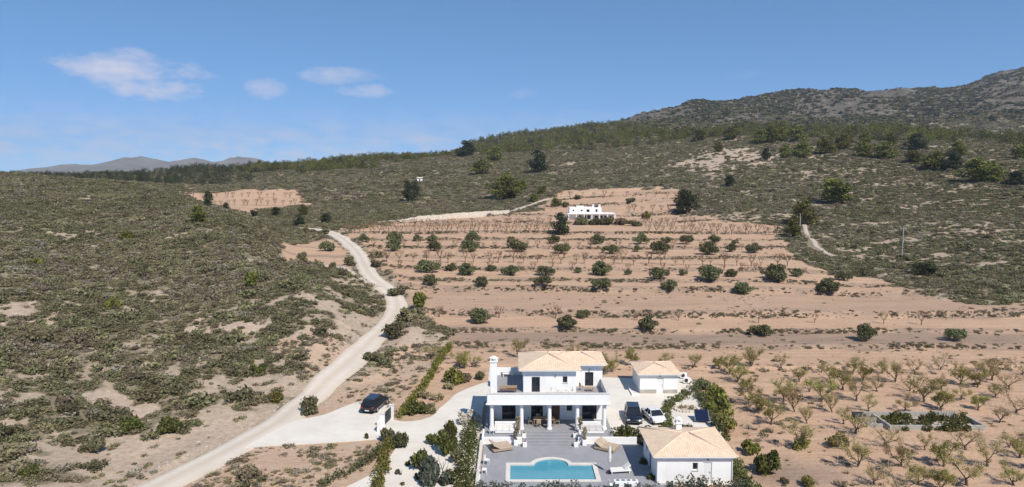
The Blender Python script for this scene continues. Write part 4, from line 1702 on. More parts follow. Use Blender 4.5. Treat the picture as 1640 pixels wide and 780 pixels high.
for cx in (.45, 3.60, 6.55, 9.50, 12.35):
    c = MB().lathe([(.30, ZF), (.30, ZF + .10), (.235, ZF + .16), (.22, ZF + .5), (.20, 3.15), (.21, 3.2), (.29, 3.3), (.29, 3.433)], cx, .42, 18)
    part('column', c, 'wall', villa, False)
for x0, x1 in ((.78, 3.3), (9.8, 12.02)):
    part('low_wall', MB().box(x0, x1, .32, .52, ZF, ZF + .82, .02), 'wall', villa)
part('low_wall', MB().box(.35, .55, .75, 3.19, ZF, ZF + .82, .02), 'wall', villa)
# upper storey
uf = MB()
H0, H1 = 3.75, 6.28
wall_open(uf, 3.84, 9.6, H0, H1, 3.2, .25, [(4.75, 5.65, H0 + .03, 5.5), (8.15, 8.65, 4.85, 5.55)])
wall_open(uf, 3.45, 9.7, H0, H1, 3.84, .25, [(6.0, 7.2, 4.6, 5.6)], 'y', 1)
wall_open(uf, 3.45, 5.3, H0, H1, 9.6, .25, [], 'y', -1)
wall_open(uf, 9.35, 12.75, H0, H1, 5.3, .25, [(10.8, 11.75, H0 + .03, 5.4)])
wall_open(uf, 5.55, 9.7, H0, H1, 12.75, .25, [(7, 8, 4.6, 5.6)], 'y', -1)
wall_open(uf, 4.09, 12.5, H0, H1, 9.7, .2, [], 'x', -1)
part('upper_wall', uf, 'wall', villa)
window(villa, 4.75, 5.65, H0 + .03, 5.5, 3.2, 2, 'dark_metal')
window(villa, 8.15, 8.65, 4.85, 5.55, 3.2, 1, 'dark_metal')
window(villa, 10.8, 11.75, H0 + .03, 5.4, 5.3, 2, 'dark_metal')
hip_roof(villa, 3.3, 10.15, 2.65, 10.2, 6.40, .27)
hip_roof(villa, 6.0, 13.25, 4.75, 10.23, 6.406, .27)
chimney(villa, .62, 2.5, 3.74, 7.9, .72)
for x in (7.35, 11.3):
    lm = MB().box(x - .09, x + .09, (3.1 if x < 9 else 5.2), (3.197 if x < 9 else 5.297), 5.55, 5.75)
    part('wall_lamp', lm, 'grey_metal', villa)
lm = MB()
lm.lathe([(.02, 3.0), (.14, 3.02), (.10, 3.25), (.02, 3.3)], -.25, 1.6, 10)
part('wall_lamp', lm, 'dark_metal', villa)

# ------------------------------------------------------------------ guest house and garage
GX, GY = 13.0, 58.6
gh = thing('guest_house', 'low white guest house with peach tiled roof beside the pool', 'house', (GX, GY, 0))
m = MB()
GW, GD, GH = 6.75, 6.3, 2.52
wall_open(m, 0, GW, -.1, GH, 0, .25, [(3.15, 3.65, 1.25, 1.95), (4.1, 4.9, -.02, 2.0)])
wall_open(m, .25, GD, -.1, GH, 0, .25, [(2.6, 3.5, 0.0, 2.1), (4.4, 5.2, 1.1, 2.0)], 'y', 1)
wall_open(m, .25, GD, -.1, GH, GW, .25, [(2.5, 3.4, 1.1, 2.0)], 'y', -1)
wall_open(m, .25, GW - .25, -.1, GH, GD, .2, [], 'x', -1)
part('wall', m, 'wall', gh)
window(gh, 3.15, 3.65, 1.25, 1.95, 0, 1)
door(gh, 4.1, 4.9, -.02, 2.0, 0)
wp = MB().box(.12, .16, 2.65, 3.45, 0, 2.05)
wp.box(.12, .16, 4.45, 5.15, 1.15, 1.95)
part('side_glazing', wp, 'glass', gh)
part('wall_lamp', MB().box(4.42, 4.58, -.1, -.003, 2.2, 2.34), 'grey_metal', gh)
hip_roof(gh, -.5, GW + .35, -.38, GD + .4, 2.66, .24)
chimney(gh, 3.15, GD - .9, 2.7, 4.05, .5)
part('drain_pipe', MB().tube([(GW - .05, -.06, 2.5), (GW - .05, -.06, .1)], .045, 8), 'white_plastic', gh)

AX, AY = 16.1, 83.5
ga = thing('garage', 'small white outbuilding with hipped peach roof at the back of the yard', 'outbuilding', (AX, AY, 0))
m = MB()
AW, AD, AH = 4.75, 5.2, 2.45
wall_open(m, 0, AW, -.1, AH, 0, .22, [(2.15, 2.95, 0, 2.05)])
wall_open(m, .22, AD, -.1, AH, 0, .22, [], 'y', 1)
wall_open(m, .22, AD, -.1, AH, AW, .22, [], 'y', -1)
wall_open(m, .22, AW - .22, -.1, AH, AD, .2, [], 'x', -1)
part('wall', m, 'wall', ga)
door(ga, 2.15, 2.95, 0, 2.05, 0)
pl = MB().box(.02, 2.1, -.05, -.003, 0, .5)
pl.box(3.0, AW - .02, -.05, -.003, 0, .5)
part('plinth', pl, 'concrete', ga)  # low grey band along the wall foot, both sides of the door
part('wall_lamp', MB().box(2.4, 2.6, -.1, -.003, 2.16, 2.3), 'grey_metal', ga)
hip_roof(ga, -.42, AW + .42, -.42, AD + .42, 2.58, .22)
part('planter_kerb', MB().box(-1.15, -.2, -.9, -.75, 0, .22).box(-1.15, -1.0, -.747, 2.2, 0, .22), 'wall', ga)

# ------------------------------------------------------------------ far villa on the slope
p = ground(948, 352)
fv = thing('far_villa', 'distant white villa with glazed arcade among the upper terraces', 'house', (p.x - 9.2, p.y, p.z - .3), 0, None, (1, 1, .74))
m = MB()
holes = [(4.2 + i * 1.7, 5.4 + i * 1.7, .6, 2.6) for i in range(3)] + [(10.4 + i * 1.9, 11.7 + i * 1.9, .9, 2.4) for i in range(4)]
wall_open(m, 0, 18.2, -.6, 3.3, 1.8, .25, holes)
m.box(0, .25, 2.06, 8, -.6, 3.3)
m.box(17.95, 18.2, 2.06, 8, -.6, 3.3)
m.box(.26, 17.94, 7.75, 8, -.6, 3.3)
part('lower_wall', m, 'wall', fv)
for h in holes:
    window(fv, h[0], h[1], h[2], h[3], 1.8, 2, 'dark_metal')
part('terrace_slab', MB().box(-.2, 18.4, 0, 8.2, 3.303, 3.6), 'wall', fv)
part('floor', MB().box(-.4, 18.6, -.6, 8.2, -1.2, -.05), 'pale_stone', fv)
for i in range(7):
    part('column', MB().box(.1 + i * 2.98, .4 + i * 2.98, .1, .4, -.05, 3.3), 'wall', fv)
part('lower_balustrade', MB().box(3.8, 17.8, -.55, -.40, -.05, .85), 'grey_metal', fv)
m = MB()
holes = [(2.0, 2.6, 4.6, 5.5), (5.2, 5.9, 4.6, 5.5), (7.4, 8.6, 4.2, 5.6), (10.9, 11.7, 4.2, 5.7)]
wall_open(m, .8, 13.2, 3.6, 6.4, 3.0, .25, holes)
m.box(.8, 1.05, 3.26, 8, 3.6, 6.4)
m.box(12.95, 13.2, 3.26, 8, 3.6, 6.4)
m.box(1.06, 12.94, 7.75, 8, 3.6, 6.4)
m.box(.82, 13.18, 3.02, 7.98, 6.402, 6.6)
part('upper_wall', m, 'wall', fv)
for h in holes:
    window(fv, h[0], h[1], h[2], h[3], 3.0, 1, 'dark_metal')
part('roof_room', MB().box(3.6, 6.4, 4.0, 7.0, 6.602, 7.3), 'wall', fv)
for x in (10.2, 12.6):
    chimney(fv, x, 5.0, 6.6, 8.0, .7)
part('dark_roof_hatch', MB().box(10.8, 12.0, 4.2, 5.8, 6.602, 7.5), 'dark_metal', fv)
rl = MB()
for x in np.arange(13.6, 18.2, .45):
    rl.box(x, x + .05, .2, .26, 3.6, 4.5)
rl.box(13.5, 18.3, .19, .27, 4.5, 4.57)
part('railing', rl, 'grey_metal', fv)

# white hut far up the middle hill
p = ground(672, 291)
ht = thing('hut', 'tiny white hut alone on the green middle hillside', 'hut', p)
part('wall', MB().box(-1.6, 1.6, 0, 2.2, -.6, 2.2), 'wall', ht)
rf = MB()
rf.add([(-1.9, -.3, 2.2), (1.9, -.3, 2.2), (1.9, 2.5, 2.7), (-1.9, 2.5, 2.7), (-1.9, -.3, 2.32), (1.9, -.3, 2.32), (1.9, 2.5, 2.82), (-1.9, 2.5, 2.82)],
       [(3, 2, 1, 0), (4, 5, 6, 7), (0, 1, 5, 4), (1, 2, 6, 5), (2, 3, 7, 6), (3, 0, 4, 7)])
part('roof', rf, 'pale_stone', ht)
part('door', MB().box(-.4, .4, -.05, -.003, -.3, 1.7), 'wood_dark', ht)


# ------------------------------------------------------------------ vehicles
def car(name, label, loc, rz, paint, L=4.6, W=1.84, Hh=1.62, kind='suv'):
    """car with its nose along +x, built as a lofted body with a separate glazed cabin"""
    t = thing(name, label, 'car', loc, rz, 'cars parked at the villa')
    gc = .22                                                   # ground clearance
    belt = {'suv': .98, 'coupe': .82, 'hatch': .92}[kind]
    hood = belt - .06
    st = [(-.5, .46, .80, .42), (-.485, .40, belt - .12, .47), (-.44, .30, belt, .49), (-.25, .24, belt + .01, .50), (.0, .24, belt, .50),
          (.2, .24, belt - .01, .50), (.33, .26, hood - .03, .49), (.44, .30, hood - .13, .47), (.485, .36, hood - .24, .43), (.5, .44, hood - .34, .38)]
    mb = MB()
    n = 10
    for x, z0, z1, hw in st:
        w = W * hw
        prof = [(-w * .86, z0), (-w, z0 + .08), (-w * 1.01, (z0 + z1) / 2), (-w * .97, z1 - .06), (-w * .88, z1),
                (w * .88, z1), (w * .97, z1 - .06), (w * 1.01, (z0 + z1) / 2), (w, z0 + .08), (w * .86, z0)]
        mb.v += [(x * L, y, z) for y, z in prof]
    for i in range(len(st) - 1):
        for k in range(n):
            a, b = i * n + k, i * n + (k + 1) % n
            mb.f.append((a, b, b + n, a + n))
    mb.f.append(tuple(range(n))[::-1])
    mb.f.append(tuple((len(st) - 1) * n + k for k in range(n)))
    body = part('body', mb, paint, t, True)
    sh = {'suv': (-.47, -.36, .06, .24), 'hatch': (-.46, -.34, .05, .25), 'coupe': (-.26, -.12, .08, .24)}[kind]
    x0, x1, x2, x3 = [q * L for q in sh]
    wb, wt = W * .44, W * .345
    zt = Hh - .05
    zb = belt - .02
    cab = MB().add([(x0, -wb, zb), (x3, -wb, zb), (x3, wb, zb), (x0, wb, zb), (x1, -wt, zt), (x2, -wt, zt), (x2, wt, zt), (x1, wt, zt)],
                   [(0, 1, 5, 4), (2, 3, 7, 6), (1, 2, 6, 5), (3, 0, 4, 7), (4, 5, 6, 7)])
    part('window_glass', cab, 'glass', t)
    rf = MB().box(x1 - .05, x2 + .08, -wt - .03, wt + .03, zt - .01, Hh, .02)
    part('roof', rf, paint, t)
    for s_ in (-1, 1):
        part('window_pillar', MB().tube([(x0, s_ * wb, zb), (x1, s_ * wt, zt)], .045, 5), paint, t)
        part('window_pillar', MB().tube([(x3, s_ * wb, zb), (x2, s_ * wt, zt)], .035, 5), paint, t)
        part('window_pillar', MB().tube([((x0 + x3) / 2 - .1, s_ * wb * 1.01, zb), ((x1 + x2) / 2 - .1, s_ * wt * 1.01, zt)], .035, 5), paint, t)
    for sx in (-.31, .30):
        for s_ in (-1, 1):
            wh = MB()
            R_ = .35
            wh.tube([(sx * L, s_ * (W * .5 - .20), R_), (sx * L, s_ * (W * .5 + .01), R_)], R_, 18)
            w_ = link('wheel', wh.mesh('wheel', 'rubber'), t)
            rm = MB().tube([(sx * L, s_ * (W * .5 - .05), R_), (sx * L, s_ * (W * .5 + .02), R_)], R_ * .62, 14)
            part('rim', rm, 'grey_metal', w_)
    for s_ in (-1, 1):
        part('tail_light', MB().box(-.5 * L - .015, -.47 * L, s_ * W * .36 - .13, s_ * W * .36 + .13, belt - .24, belt - .10), 'tail', t)
        part('headlight', MB().box(.455 * L, .488 * L, s_ * W * .35 - .15, s_ * W * .35 + .15, hood - .30, hood - .17), 'head', t)
        part('mirror', MB().box(x3 - .28, x3 - .14, s_ * W * .52 - .09, s_ * W * .52 + .09, belt, belt + .14, .02), paint, t)
    part('bumper', MB().box(-.5 * L - .04, -.47 * L, -W * .43, W * .43, .34, .52, .02), 'rubber', t)
    part('number_plate', MB().box(-.5 * L - .055, -.5 * L - .042, -.26, .26, .40, .51), 'white_plastic', t)
    return t


x, y = at_z(596, 662)
car('car', 'black estate car parked on the white gravel outside the gate', (x, y + 1.9, 0.0), radians(77), 'black_paint', 4.6, 1.84, 1.6, 'suv')
x, y = at_z(1020, 684)
car('car', 'dark blue hatchback parked between the villa and the white coupe', (x, y + 2.4, 0.004), radians(-96), 'navy_paint', 4.3, 1.8, 1.52, 'hatch')
x, y = at_z(1054, 684)
car('car', 'small white coupe parked in the yard behind the guest house', (x, y + 2.2, 0.004), radians(-78), 'white_paint', 3.9, 1.7, 1.32, 'coupe')

# ------------------------------------------------------------------ garden furniture
def lounger(label, loc, rz, frame_mat='white_plastic', pad='cushion', W=.72, group='sun loungers round the pool'):
    t = thing('sun_lounger', label, 'sun lounger', loc, rz, group)
    part('frame', MB().box(-.98, .98, -W / 2, W / 2, .24, .31, .015), frame_mat, t)
    for sx in (-.85, .8):
        for sy in (-1, 1):
            part('leg', MB().box(sx - .03, sx + .03, sy * (W / 2 - .06) - .03, sy * (W / 2 - .06) + .03, 0, .24), frame_mat, t)
    part('seat_cushion', MB().box(-.97, .42, -W / 2 + .03, W / 2 - .03, .313, .41, .03), pad, t)
    b = part('backrest', MB().box(0, .68, -W / 2 + .02, W / 2 - .02, 0, .06, .015), frame_mat, t)
    b.location = (.42, 0, .34)
    b.rotation_euler = (0, radians(-38), 0)
    part('back_cushion', MB().box(.01, .67, -W / 2 + .03, W / 2 - .03, .063, .16, .03), pad, b)
    return t


def daybed(label, loc, rz):
    t = thing('daybed', label, 'daybed', loc, rz, 'wooden daybeds beside the pool')
    part('base', MB().box(-1.05, 1.05, -.85, .85, .1, .28, .03), 'wicker', t)
    for sx in (-.9, .9):
        for sy in (-.7, .7):
            part('leg', MB().box(sx - .05, sx + .05, sy - .05, sy + .05, 0, .1), 'wood_dark', t)
    for sy in (-1, 1):
        part('mattress', MB().box(-1.0, .35, sy * .42 - .39, sy * .42 + .39, .283, .40, .04), 'cushion_tan', t)
        b = part('backrest', MB().box(0, .8, sy * .42 - .39, sy * .42 + .39, 0, .12, .04), 'cushion_tan', t)
        b.location = (.36, 0, .32)
        b.rotation_euler = (0, radians(-32), 0)
    return t


def chair(label, loc, rz, mat='white_plastic', group=None, seat_mat=None):
    t = thing('chair', label, 'chair', loc, rz, group)
    part('seat', MB().box(-.24, .24, -.24, .24, .42, .47, .012), seat_mat or mat, t)
    part('backrest', MB().box(-.24, -.20, -.23, .23, .52, .88, .012), seat_mat or mat, t)
    for sx in (-1, 1):
        for sy in (-1, 1):
            part('leg', MB().box(sx * .21 - .02, sx * .21 + .02, sy * .21 - .02, sy * .21 + .02, 0, .42 if sx > 0 else .86), mat, t)
    return t


def table(label, loc, rz, l, w, mat='white_plastic', h=.74):
    t = thing('table', label, 'table', loc, rz)
    part('tabletop', MB().box(-l / 2, l / 2, -w / 2, w / 2, h - .045, h, .012), mat, t)
    for sx in (-1, 1):
        for sy in (-1, 1):
            part('leg', MB().box(sx * (l / 2 - .1) - .035, sx * (l / 2 - .1) + .035, sy * (w / 2 - .1) - .035, sy * (w / 2 - .1) + .035, 0, h - .045), mat, t)
    return t


def sofa(label, loc, rz, l=1.9, pad='cushion', frame_='white_plastic', cat='sofa'):
    t = thing('sofa', label, cat, loc, rz, 'terrace sofas')
    part('base', MB().box(-l / 2, l / 2, -.4, .4, .08, .3, .02), frame_, t)
    n = 2 if l < 2.1 else 3
    for k in range(n):
        a, b = -l / 2 + .1 + (l - .2) * k / n, -l / 2 + .1 + (l - .2) * (k + 1) / n
        part('seat_cushion', MB().box(a + .01, b - .01, -.38, .2, .303, .44, .04), pad, t)
        part('back_cushion', MB().box(a + .01, b - .01, .21, .38, .303, .76, .05), pad, t)
    for s_ in (-1, 1):
        part('armrest', MB().box(s_ * l / 2 - .08, s_ * l / 2 + .08, -.4, .4, .303, .58, .03), frame_, t)
    for sx in (-1, 1):
        for sy in (-1, 1):
            part('leg', MB().box(sx * (l / 2 - .08) - .03, sx * (l / 2 - .08) + .03, sy * .34 - .03, sy * .34 + .03, 0, .08), 'dark_metal', t)
    return t


ZD = .03
x, y = at_z(802, 716, .2)
daybed('brown double daybed on the paving at the left end of the pool terrace', (x, y, ZD), radians(200))
x, y = at_z(972, 716, .2)
daybed('larger brown double daybed by the closed parasol', (x, y, ZD), radians(150))
x, y = at_z(993, 754, .2)
lounger('white sun lounger with raised back beside the closed parasol', (x, y, ZD), radians(8))
x, y = at_z(774, 752, .2)
chair('white chair at the low garden wall left of the pool', (x + .1, y - .5, ZD), radians(10), group='white terrace chairs', seat_mat='cushion')
x, y = at_z(776, 742, .2)
chair('white chair farther from the camera by the low garden wall', (x + .2, y + .2, ZD), radians(-20), group='white terrace chairs', seat_mat='cushion')

x, y = at_z(976, 758, 0)
ps = thing('parasol', 'closed white parasol standing between pool and sun lounger', 'parasol', (x, y, ZD))
part('base', MB().lathe([(.32, 0), (.32, .07), (.08, .1), (.05, .3)], 0, 0, 16), 'dark_metal', ps)
part('pole', MB().tube([(0, 0, .25), (0, 0, 2.75)], .03, 8), 'grey_metal', ps)
part('canopy', MB().lathe([(.05, 1.0), (.13, 1.1), (.17, 1.5), (.14, 2.2), (.06, 2.62), (.015, 2.7)], 0, 0, 10), 'cushion', ps)

x, y = at_z(1003, 772, .7)
table('long white table with dark place mats at the edge of the pool terrace', (x, y, ZD), 0, 2.1, .9)
for k in range(4):
    mt = MB().box(-.15, .15, -.11, .11, 0, .012)
    o = tag(link('place_mat', mt.mesh('place_mat', 'dark_metal'), None, (x - .72 + k * .48, y + .22, ZD + .742)),
            '%s dark place mat from the left along the white terrace table' % ordinal(k), 'place mat', 'place mats on the terrace table')
for k, (dx, dy, rz) in enumerate(((-.55, -.62, 90), (.55, -.62, 90), (-1.3, 0, 0))):
    chair(('left white chair on the near side of the long terrace table', 'right white chair on the near side of the long terrace table', 'white chair at the left head of the long terrace table')[k],
          (x + dx, y + dy, ZD), radians(rz), group='chairs round the terrace table')

# porch furniture (z on the raised floor)
ZP = ZF - .02
table('wooden dining table in the shade of the villa porch', (VX + 6.05, VY + 1.75, ZP), 0, 2.3, 1.0, 'wood')
k = 0
for dx, dy, rz, lb in ((-1.45, 0, 0, 'left end'), (1.45, 0, 180, 'right end'), (-.6, -.72, 90, 'near side, left'), (.55, -.72, 90, 'near side, right'), (-.6, .72, -90, 'far side, left'), (.55, .72, -90, 'far side, right')):
    chair('wooden chair at the %s of the porch dining table' % lb, (VX + 6.05 + dx, VY + 1.75 + dy, ZP), radians(rz), 'wood', 'wooden chairs round the porch table', 'wicker')
sofa('white sofa on the left half of the porch terrace', (VX + 1.95, VY - .55, ZP), 0, 2.2)
sofa('pale striped sofa on the right half of the porch terrace', (VX + 11.0, VY - .6, ZP), 0, 2.3, 'stripe', 'wall')
chair('white armchair left of the sofa on the porch terrace', (VX + .55, VY - .9, ZP), radians(-10), group='white terrace chairs', seat_mat='cushion')
chair('white armchair right of the sofa beside the steps', (VX + 3.2, VY - 1.0, ZP), radians(190), group='white terrace chairs', seat_mat='cushion')
# roof terrace furniture
ZR = 3.77
t = thing('bench', 'low wooden bench on the roof terrace beside the chimney', 'bench', (VX + 2.2, VY + 2.9, ZR))
part('seat', MB().box(-.95, .95, -.28, .28, .38, .44, .01), 'wood_dark', t)
for s_ in (-.8, .8):
    part('leg', MB().box(s_ - .04, s_ + .04, -.24, .24, 0, .38), 'wood_dark', t)
part('backrest', MB().box(-.95, .95, .22, .27, .5, .8, .01), 'wood', t)
table('small white table on the roof terrace below the small window', (VX + 8.0, VY + 2.3, ZR), 0, 1.1, .7)
for dx, rz, lb in ((-.95, 0, 'left'), (.95, 180, 'right')):
    chair('white chair %s of the small roof terrace table' % lb, (VX + 8.0 + dx, VY + 2.35, ZR), radians(rz), group='roof terrace chairs')
table('low wooden table in front of the upper glazed door', (VX + 11.2, VY + 3.6, ZR), 0, .8, .6, 'wood', .42)
chair('wooden chair near the upper glazed door on the roof terrace', (VX + 10.3, VY + 3.9, ZR), radians(20), 'wood', 'roof terrace chairs')
t = thing('white_bench', 'white bench against the rear parapet of the roof terrace', 'bench', (VX + 2.1, VY + 8.9, ZR))
part('seat', MB().box(-.6, .6, -.25, .25, .36, .42, .01), 'white_plastic', t)
for s_ in (-.5, .5):
    part('leg', MB().box(s_ - .04, s_ + .04, -.22, .22, 0, .36), 'white_plastic', t)
part('backrest', MB().box(-.6, .6, .2, .25, .5, .85, .01), 'white_plastic', t)


# planters and pots beside the steps
def planter(label, loc, plantmat=None, h=.5, w=.42):
    t = thing('planter', label, 'planter', loc, 0, 'white planters beside the steps')
    part('box', MB().box(-w / 2, w / 2, -w / 2, w / 2, 0, h, .02), 'wall', t)
    part('soil', MB().box(-w / 2 + .05, w / 2 - .05, -w / 2 + .05, w / 2 - .05, h - .005, h + .012), 'wood_dark', t)
    if plantmat:
        g = _r.Random(int(loc[0] * 10))
        me = crown_mesh('grass_plume', [(g.uniform(-.1, .1), g.uniform(-.1, .1), h + .2 + .22 * k, .16 + .03 * k) for k in range(5)], 260, .09, plantmat, 71)
        link('plume', me, t)
    return t


for side, x0 in (('left', 3.35), ('right', 9.65)):
    sg = -1 if side == 'left' else 1
    planter('white planter at the foot of the steps, %s side, with pale tall grass' % side, (VX + x0 + sg * .35, VY - 2.25, ZD), 'g_straw', .62)
    planter('white cube planter on the lowest step, %s side' % side, (VX + x0 - sg * .55, VY - 2.62, ZD), None, .55)
    planter('white cube planter halfway up the steps, %s side' % side, (VX + x0 - sg * .5, VY - 1.18, .414), None, .5)
    planter('white planter on the terrace wall, %s side of the steps, with pale grass' % side, (VX + x0 + sg * .1, VY - .7, ZP), 'g_straw', .45)

# low white wall along the garden side of the pool terrace, white wall in front of the hedge
wl_o = thing('garden_wall', 'low white wall between the pool terrace and the green hedge', 'wall', (-3.12, 57.4, 0))
part('wall_body', MB().box(-.1, .1, 0, 10.0, -.1, .42), 'wall', wl_o)
part('coping', MB().box(-.14, .14, -.02, 10.02, .422, .47), 'coping', wl_o)

# gate
x, y = at_z(621, 676)
gt = thing('gate', 'dark slatted metal gate between white pillars at the drive entrance', 'gate', (x, y, 0), radians(80), None, (.72, .8, .88))
for k, xx in enumerate((-2.3, 1.7)):
    p_ = part('pillar', MB().box(xx - .28, xx + .28, -.28, .28, -.1, 1.75), 'wall', gt)
    part('pillar_cap', MB().box(xx - .34, xx + .34, -.34, .34, 1.752, 1.83), 'coping', p_)
part('wall_stub', MB().box(-4.2, -2.6, -.12, .12, -.1, 1.3), 'wall', gt)
fr = MB().box(-2.0, -1.94, -.03, .03, .1, 1.6).box(1.36, 1.42, -.03, .03, .1, 1.6).box(-1.94, 1.36, -.03, .03, .1, .16).box(-1.94, 1.36, -.03, .03, 1.54, 1.6)
part('gate_frame', fr, 'dark_metal', gt)
for k in range(9):
    part('slat', MB().box(-1.93, 1.35, -.02, .02, .2 + k * .15, .31 + k * .15), 'dark_metal', gt)

# solar panel, round planter and boxes in the side garden
x, y = at_z(1125, 676)
t = thing('solar_panel', 'dark navy square panel standing on the white gravel of the side garden', 'panel', (x, y + .4, 0), radians(-8))
o = part('panel', MB().box(-.75, .75, -.85, .85, 0, .05, .008), 'navy_panel', t)
o.location = (0, 0, .62)
o.rotation_euler = (radians(28), 0, 0)
for sx in (-.6, .6):
    part('leg', MB().box(sx - .03, sx + .03, -.62, -.56, 0, .30), 'grey_metal', t)
    part('leg', MB().box(sx - .03, sx + .03, .58, .64, 0, .92), 'grey_metal', t)
part('edge_frame', MB().box(-.8, -.755, -.87, .87, 0, .06).box(.755, .8, -.87, .87, 0, .06), 'grey_metal', o)
x, y = at_z(1100, 656)
t = thing('round_planter', 'round stone planter with dry plants in the white side garden', 'planter', (x, y, 0))
rr = MB()
for k in range(22):
    a = 2 * pi * k / 22
    part('stone', MB().box(1.35 * cos(a) - .17, 1.35 * cos(a) + .17, 1.0 * sin(a) - .15, 1.0 * sin(a) + .15, 0, .22 + .06 * sin(k * 3.1), .04), 'pale_stone', t)
part('soil', MB().prism([(1.25 * cos(2 * pi * k / 20), .9 * sin(2 * pi * k / 20)) for k in range(20)], -.02, .12), 'track', t)
link('plants', crown_mesh('plants', [(-.6, .1, .35, .28), (.5, -.2, .35, .3), (.7, .3, .3, .22), (-.1, .3, .3, .2)], 260, .09, 'g_straw', 93), t)
for i, (px_, py_, lb) in enumerate(((1092, 614, 'nearer'), (1087, 606, 'farther'))):
    x, y = at_z(px_, py_)
    t = thing('air_unit', 'white air conditioning unit beside the outbuilding, %s of two' % lb, 'air unit', (x + .6, y, 0), radians(5), 'air units by the outbuilding')
    part('casing', MB().box(-.45, .45, -.18, .18, .1, .8, .02), 'white_plastic', t)
    part('fan_grille', MB().tube([(-.1, -.185, .45), (-.1, -.20, .45)], .27, 16), 'dark_metal', t)
    for sx in (-.35, .35):
        part('foot', MB().box(sx - .05, sx + .05, -.2, .2, 0, .1), 'dark_metal', t)

# ------------------------------------------------------------------ concrete basin in the orchard
p = ground(1425, 690)
bs = thing('water_basin', 'derelict concrete water basin overgrown with green weeds in the orchard', 'basin', (p.x, p.y, p.z - .05))
BL, BD, BHt = 10.4, 3.7, .62
part('front_wall', MB().box(0, BL, 0, .25, -.3, BHt), 'concrete', bs)
part('back_wall', MB().box(-1.2, BL - .9, BD, BD + .25, -.3, BHt + .15), 'concrete', bs)
part('end_wall', MB().box(BL - .25, BL, .253, BD - .2, -.3, BHt), 'concrete', bs)
part('end_wall', MB().box(-.0, .25, .253, BD - .003, -.3, BHt), 'concrete', bs)
part('channel', MB().box(-2.0, -.3, .8, 1.0, -.3, .5).box(-2.0, -.3, 2.2, 2.4, -.3, .7).box(-1.9, -.35, 1.0, 2.2, -.3, .12), 'concrete', bs)
part('sluice_box', MB().box(-2.4, -1.2, 2.6, 3.6, -.3, .9, .03), 'dark_metal', bs)
part('basin_floor', MB().box(.253, BL - .253, .253, BD - .003, -.3, .15), 'track', bs)
g = _r.Random(5)
cl = [(g.uniform(.6, BL - .7), g.uniform(.5, BD - .4), g.uniform(.25, .85), g.uniform(.35, .65)) for _ in range(34)]
cl += [(g.uniform(1.5, 8.5), -.2, g.uniform(.1, .6), g.uniform(.3, .55)) for _ in range(16)]
tag(link('basin_weeds', crown_mesh('basin_weeds', cl, 5200, .12, 'garden_leaf', 51), None, bs.location[:]), 'green weeds growing in and over the concrete basin', 'weeds')['kind'] = 'stuff'
for k in range(7):
    mb = MB().box(7.2 + k * .3, 7.27 + k * .3, BD - .5, BD - .44, .1, 1.15)
    part('post', mb, 'grey_metal', bs)

# ------------------------------------------------------------------ poles
def pole(px_, py_, top_py, label, arm=True):
    p = ground(px_, py_)
    h = (py_ - top_py) * p.y / FPX
    t = thing('utility_pole', label, 'pole', p)
    part('post', MB().tube([(0, 0, -.5), (0, 0, h)], [.20, .13], 8), 'concrete', t)
    if arm:
        part('crossarm', MB().box(-.8, .8, -.06, .06, h - .7, h - .55), 'grey_metal', t)
        for k in (-.7, 0, .7):
            part('insulator', MB().lathe([(.05, h - .55), (.08, h - .45), (.04, h - .3)], k, 0, 8), 'white_plastic', t)
    return t


pole(1444, 414, 362, 'tall pale utility pole standing alone on the scrub slope')
pole(1281, 366, 342, 'short utility pole beside the two bright pines at the field edge', False)

# ------------------------------------------------------------------ pale dry stone wall above the top orchard terrace
PW = [ground(px_, py_) for px_, py_ in ((604, 357), (640, 355), (668, 354), (700, 352), (740, 349), (780, 346), (816, 342))]
sw = thing('stone_wall', 'long pale stone wall along the top edge of the orchard', 'wall', PW[0])
hts = [.5, .8, 1.7, 1.9, 2.1, 2.0, 1.3]
for i in range(len(PW) - 1):
    a, b = PW[i] - PW[0], PW[i + 1] - PW[0]
    m = MB()
    d = (b - a).normalized()
    nrm = Vector((-d.y, d.x, 0))
    N_ = 8
    for k in range(N_):
        q0, q1 = a.lerp(b, k / N_), a.lerp(b, (k + 1) / N_)
        h0 = hts[i] + (hts[i + 1] - hts[i]) * k / N_ + random.uniform(-.18, .12)
        vs = [q0, q1, q1 + nrm * .8, q0 + nrm * .8]
        m.add([(v.x, v.y, v.z - .8) for v in vs] + [(v.x + (.0), v.y + .12, v.z + h0) for v in vs], [(3, 2, 1, 0), (4, 5, 6, 7), (0, 1, 5, 4), (1, 2, 6, 5), (2, 3, 7, 6), (3, 0, 4, 7)])
    part('wall_section', m, 'pale_stone', sw)


